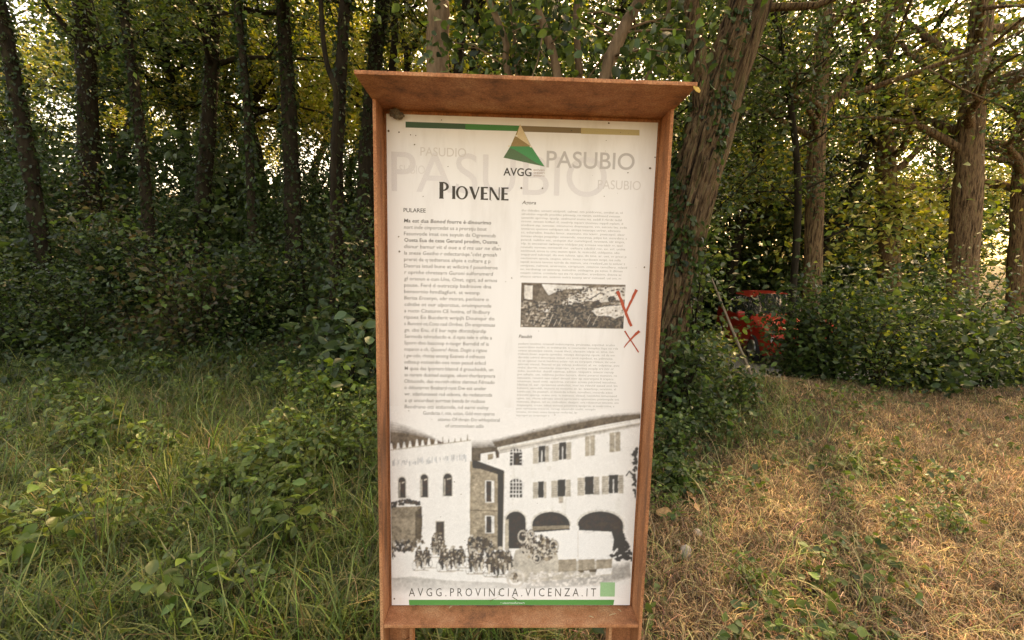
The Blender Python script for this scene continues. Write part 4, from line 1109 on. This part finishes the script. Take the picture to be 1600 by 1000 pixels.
x, y_ = x[k], y_[k]; n = len(x)
tuft = 1 + .75 * np.clip(wob(x, y_, 6, 1.2) + .6 * wob(x, y_, 15, 3.3), -.7, 1)
L = r.uniform(.05, .22, n) * tuft * (.75 + .85 * (1 - dry(x, y_))) * (1 - .45 * (dry(x, y_) > .6))
L = np.where((np.abs(x) < 1.0) & (y_ < 0), L * .45, L)
V, F, Cc = blades(x, y_, L, r.uniform(.003, .009, n), pick(G_G, n, .45, r), r.uniform(.3, 2.3, n), r)
setp(link('green_grass', npmesh('green_grass', V, F, Cc), M_grass), 'uncut green grass around the left foot of the board', 'grass', None, 'stuff')
x, y_ = scatter(310000, r)
k = r.random(len(x)) < (dry(x, y_) * .76 + .24) * (.25 + .75 * sstep(-.75, .05, wob(x, y_, 5, 6.1) + .7 * wob(x, y_, 13, 2.2)))
x, y_ = x[k], y_[k]; n = len(x)
V, F, Cc = blades(x, y_, r.uniform(.05, .17, n), r.uniform(.002, .005, n), pick(G_S, n, .42, r), r.uniform(1.0, 2.6, n), r, z0=r.uniform(0, .03, n))
setp(link('dry_grass', npmesh('dry_grass', V, F, Cc), M_straw), 'matted straw-coloured mown grass on the bank right of the board', 'grass', None, 'stuff')
# long bent stalks lying over the left grass
n = 2600; x = r.uniform(-3.8, 3.2, n) - .3; y_ = r.uniform(-.6, 3.6, n)
k = ~((np.abs(x) < 1.15) & (y_ < .3)); x, y_ = x[k], y_[k]; n = len(x)
V, F, Cc = blades(x, y_, r.uniform(.25, .55, n), r.uniform(.003, .005, n), pick([(.32, .26, .13), (.22, .24, .09), (.14, .2, .05)], n, .2, r), r.uniform(.7, 2.0, n), r, seg=7)
setp(link('grass_stalks', npmesh('grass_stalks', V, F, Cc), M_straw), 'long pale bent stalks rising out of the grass', 'grass', None, 'stuff')
# small broad-leaved weeds: clover, plantain
n = 15000; x, y_ = scatter(n, r, 1.4); 
k = r.random(len(x)) < .6 * (1 - dry(x, y_)) + .75 * sstep(.15, .7, wob(x, y_, 2.6, 9)); x, y_ = x[k], y_[k]
m = 4; xx = np.repeat(x, m) + r.normal(size=len(x) * m) * .025; yy = np.repeat(y_, m) + r.normal(size=len(x) * m) * .025; n = len(xx)
P = np.stack([xx, yy, ter(xx, yy) + r.uniform(.02, .10, n)], -1)
Vl, Fl, Cl = leaves(P, r.uniform(.018, .062, n), pick(GREEN_M + [(.09, .14, .035)], n, r=r), upb=1.6, wid=.75, near=True, r=r)
setp(leaf_part('low_weeds', Vl, Fl, Cl, M_leaf, None), 'small broad-leaved weeds scattered through the grass', 'weeds', None, 'stuff')

# fallen leaves and pale stones on the dry grass
fl = [dead_leaf_mesh('fallen_leaf', 3, .085, .9), dead_leaf_mesh('fallen_leaf', 4, .095, .55), dead_leaf_mesh('fallen_leaf', 5, .06, .7)]
def ground_at(px, py):
    d = fw * FPX + rt * (px - 809.5) + up * (500 - py); t = 1.0
    for k in range(60):
        p = CAM + d * t; h = p[2] - float(ter(p[0], p[1])); t += h / -d[2] * .8
    return CAM + d * t
for k, (px, py, q, rz, lb) in enumerate(((1036, 814, 0, .3, 'round pale tan fallen leaf lying flat on the dry grass beside the board'), (1077, 788, 0, 1.5, 'curled orange-brown fallen leaf above the narrow brown one'),
                           (1087, 806, 1, 1.2, 'narrow brown fallen leaf lying under the curled one'), (1040, 918, 2, 2.0, 'small pale fallen leaf near the right leg of the board'),
                           (452, 836, 2, .5, 'small orange fallen leaf in the green grass'), (486, 700, 2, 1.9, 'pinkish brown fallen leaf in the tall green grass'))):
    p = ground_at(px, py)
    o = setp(link('fallen_leaf', fl[q], M_dead), lb, 'leaf')
    o.location = (p[0], p[1], p[2] + .055); o.rotation_euler = (R(24) + .1 * k, R(-8 + 5 * k), rz)
M_stone = noise_mat('pale_stone', [(.3, (.26, .22, .17)), (.7, (.45, .39, .31))], 40, .9, .4)
for k, (px, py, s, lb) in enumerate(((1090, 838, .030, 'small pale rounded stone below the fallen leaves'), (1071, 871, .036, 'upright pale stone in the dry grass'), (1058, 853, .022, 'tiny pale stone beside the upright stone'))):
    bm = bmesh.new(); bmesh.ops.create_icosphere(bm, subdivisions=3, radius=s)
    for v in bm.verts: v.co *= 1 + .3 * mnoise.noise(v.co * 30 + Vector((k, 0, 0))); v.co.z *= (.7, 1.3, .8)[k]; v.co.x *= .8
    me = bpy.data.meshes.new('stone'); bm.to_mesh(me); bm.free()
    p = ground_at(px, py); o = setp(link('stone', me, M_stone), lb, 'stone'); o.location = (p[0], p[1], p[2] + s * .8)

# leaning stick
a0, a1 = at(1187, 660, 2.9), at(1121, 458, 3.05)
a0 = a0 + (a0 - a1) * .06; a0[2] = float(ter(a0[0], a0[1])) - .03
t = tube([a0, a0 * .66 + a1 * .34 + np.array([.012, 0, 0]), a0 * .33 + a1 * .67 + np.array([.004, 0, 0]), a1, a1 + (a1 - a0) * .12], [.015, .014, .0125, .010, .007], 12, .08, 20, 3, sub=40)
setp(link('wooden_stick', npmesh('wooden_stick', t[0], t[1], smooth=True), noise_mat('grey_wood', [(.3, (.10, .075, .05)), (.7, (.22, .17, .12))], 20, .85, .4, (1, 1, .2))),
     'thin bare wooden stick leaning up into the bushes right of the oak', 'stick')

# ------------------------------------------------------------------ red car behind the bank
car = empty('parked_car', (0, 0, 0), 'red hatchback parked nose-on behind the bank, half hidden by shrubs', 'car')
def simple(name, col, rough, metal=0., coat=0., trans=0.):
    m, t, b = mat(name); b.inputs['Base Color'].default_value = (*col, 1); b.inputs['Roughness'].default_value = rough
    b.inputs['Metallic'].default_value = metal; b.inputs['Coat Weight'].default_value = coat; b.inputs['Transmission Weight'].default_value = trans
    return m
M_red = simple('red_car_paint', (.5, .022, .010), .45, 0, .25)
M_glass = simple('car_glass', (.02, .025, .025), .05)
M_rub = simple('rubber', (.02, .02, .02), .8); M_alloy = simple('alloy', (.5, .5, .5), .3, 1); M_lamp = simple('lamp_glass', (.7, .7, .68), .08, 0, 1)
M_black = simple('black_plastic', (.025, .025, .025), .6); M_plate = simple('number_plate', (.75, .75, .72), .5)
# stations along the length (nose at y=0): y, half width, sill z, shoulder z, roof half width, roof z
ST = [(0, .62, .34, .60, .50, .66), (.12, .76, .24, .66, .62, .74), (.45, .84, .20, .78, .70, .86), (.95, .86, .20, .88, .72, .97), (1.15, .86, .20, .90, .66, 1.04),
      (1.75, .87, .20, .92, .56, 1.44), (2.5, .87, .20, .93, .56, 1.49), (3.2, .86, .22, .94, .55, 1.43), (3.75, .82, .26, .95, .58, 1.05), (3.92, .72, .34, .88, .55, .92)]
V = []
for y_, hw, zs, zh, rw, zr in ST:
    ring = [(hw * .9, zs), (hw, zs + .12), (hw * 1.0, (zs + zh) / 2 + .05), (hw * .96, zh), (rw * 1.02 if zr - zh > .2 else hw * .9, zh + (zr - zh) * .75), (rw * .75, zr)]
    V += [(x, y_, z) for x, z in ring] + [(-x, y_, z) for x, z in ring[::-1]]
K = 12; F = []; G = []
for i in range(len(ST) - 1):
    for j in range(K - 1):
        q = (i * K + j, i * K + j + 1, (i + 1) * K + j + 1, (i + 1) * K + j)
        (G if (j in (3, 7) and 4 <= i <= 7) or (j in (4, 5, 6) and i in (4, 7)) else F).append(q)
caps = [(0, 1, 10, 11), (1, 2, 9, 10), (2, 3, 8, 9), (3, 4, 7, 8), (4, 5, 6, 7)]
F += caps + [tuple((len(ST) - 1) * K + i for i in q[::-1]) for q in caps]
V = np.array(V)
bo = link('body', npmesh('body', V, np.array(F), smooth=True), M_red, car)
md = bo.modifiers.new('subdivision', 'SUBSURF'); md.levels = md.render_levels = 2
gl = link('windows', npmesh('windows', V * np.array([1.0, 1, 1]), np.array(G), smooth=True), M_glass, car)
for s in (-1, 1):
    link('headlight', boxmesh('headlight', *sorted((s * .42, s * .72)), .02, .20, .52, .66, .03, lambda c: setattr(c, 'y', c.y + abs(c.x) * .25 - .10)), M_lamp, car)
    link('mirror', boxmesh('mirror', *sorted((s * .88, s * 1.04)), 1.25, 1.36, .92, 1.05, .03), M_red, car)
    for yw in (.72, 3.15):
        wv, wf = tube([(s * .68, yw, .30), (s * .70, yw, .30), (s * .86, yw, .30), (s * .88, yw, .30)], [.27, .30, .30, .27], 28)
        wh = link('wheel', npmesh('wheel', wv, wf, smooth=True), M_rub, car)
        wv, wf = tube([(s * .84, yw, .30), (s * .885, yw, .30), (s * .886, yw, .30)], [.2, .2, .01], 20)
        link('rim', npmesh('rim', wv, wf), M_alloy, wh)
link('grille', boxmesh('grille', -.38, .38, -.02, .06, .40, .54, .015), M_black, car)
link('bumper', boxmesh('bumper', -.66, .66, -.05, .10, .22, .36, .03, lambda c: setattr(c, 'y', c.y + c.x * c.x * .3)), M_black, car)
link('number_plate', boxmesh('number_plate', -.24, .24, -.065, -.052, .25, .34, .003), M_plate, car)
car.location = (6.15, 7.9, float(ter(5.7, 8.6)) + .006); car.rotation_euler = (0, 0, R(-8))
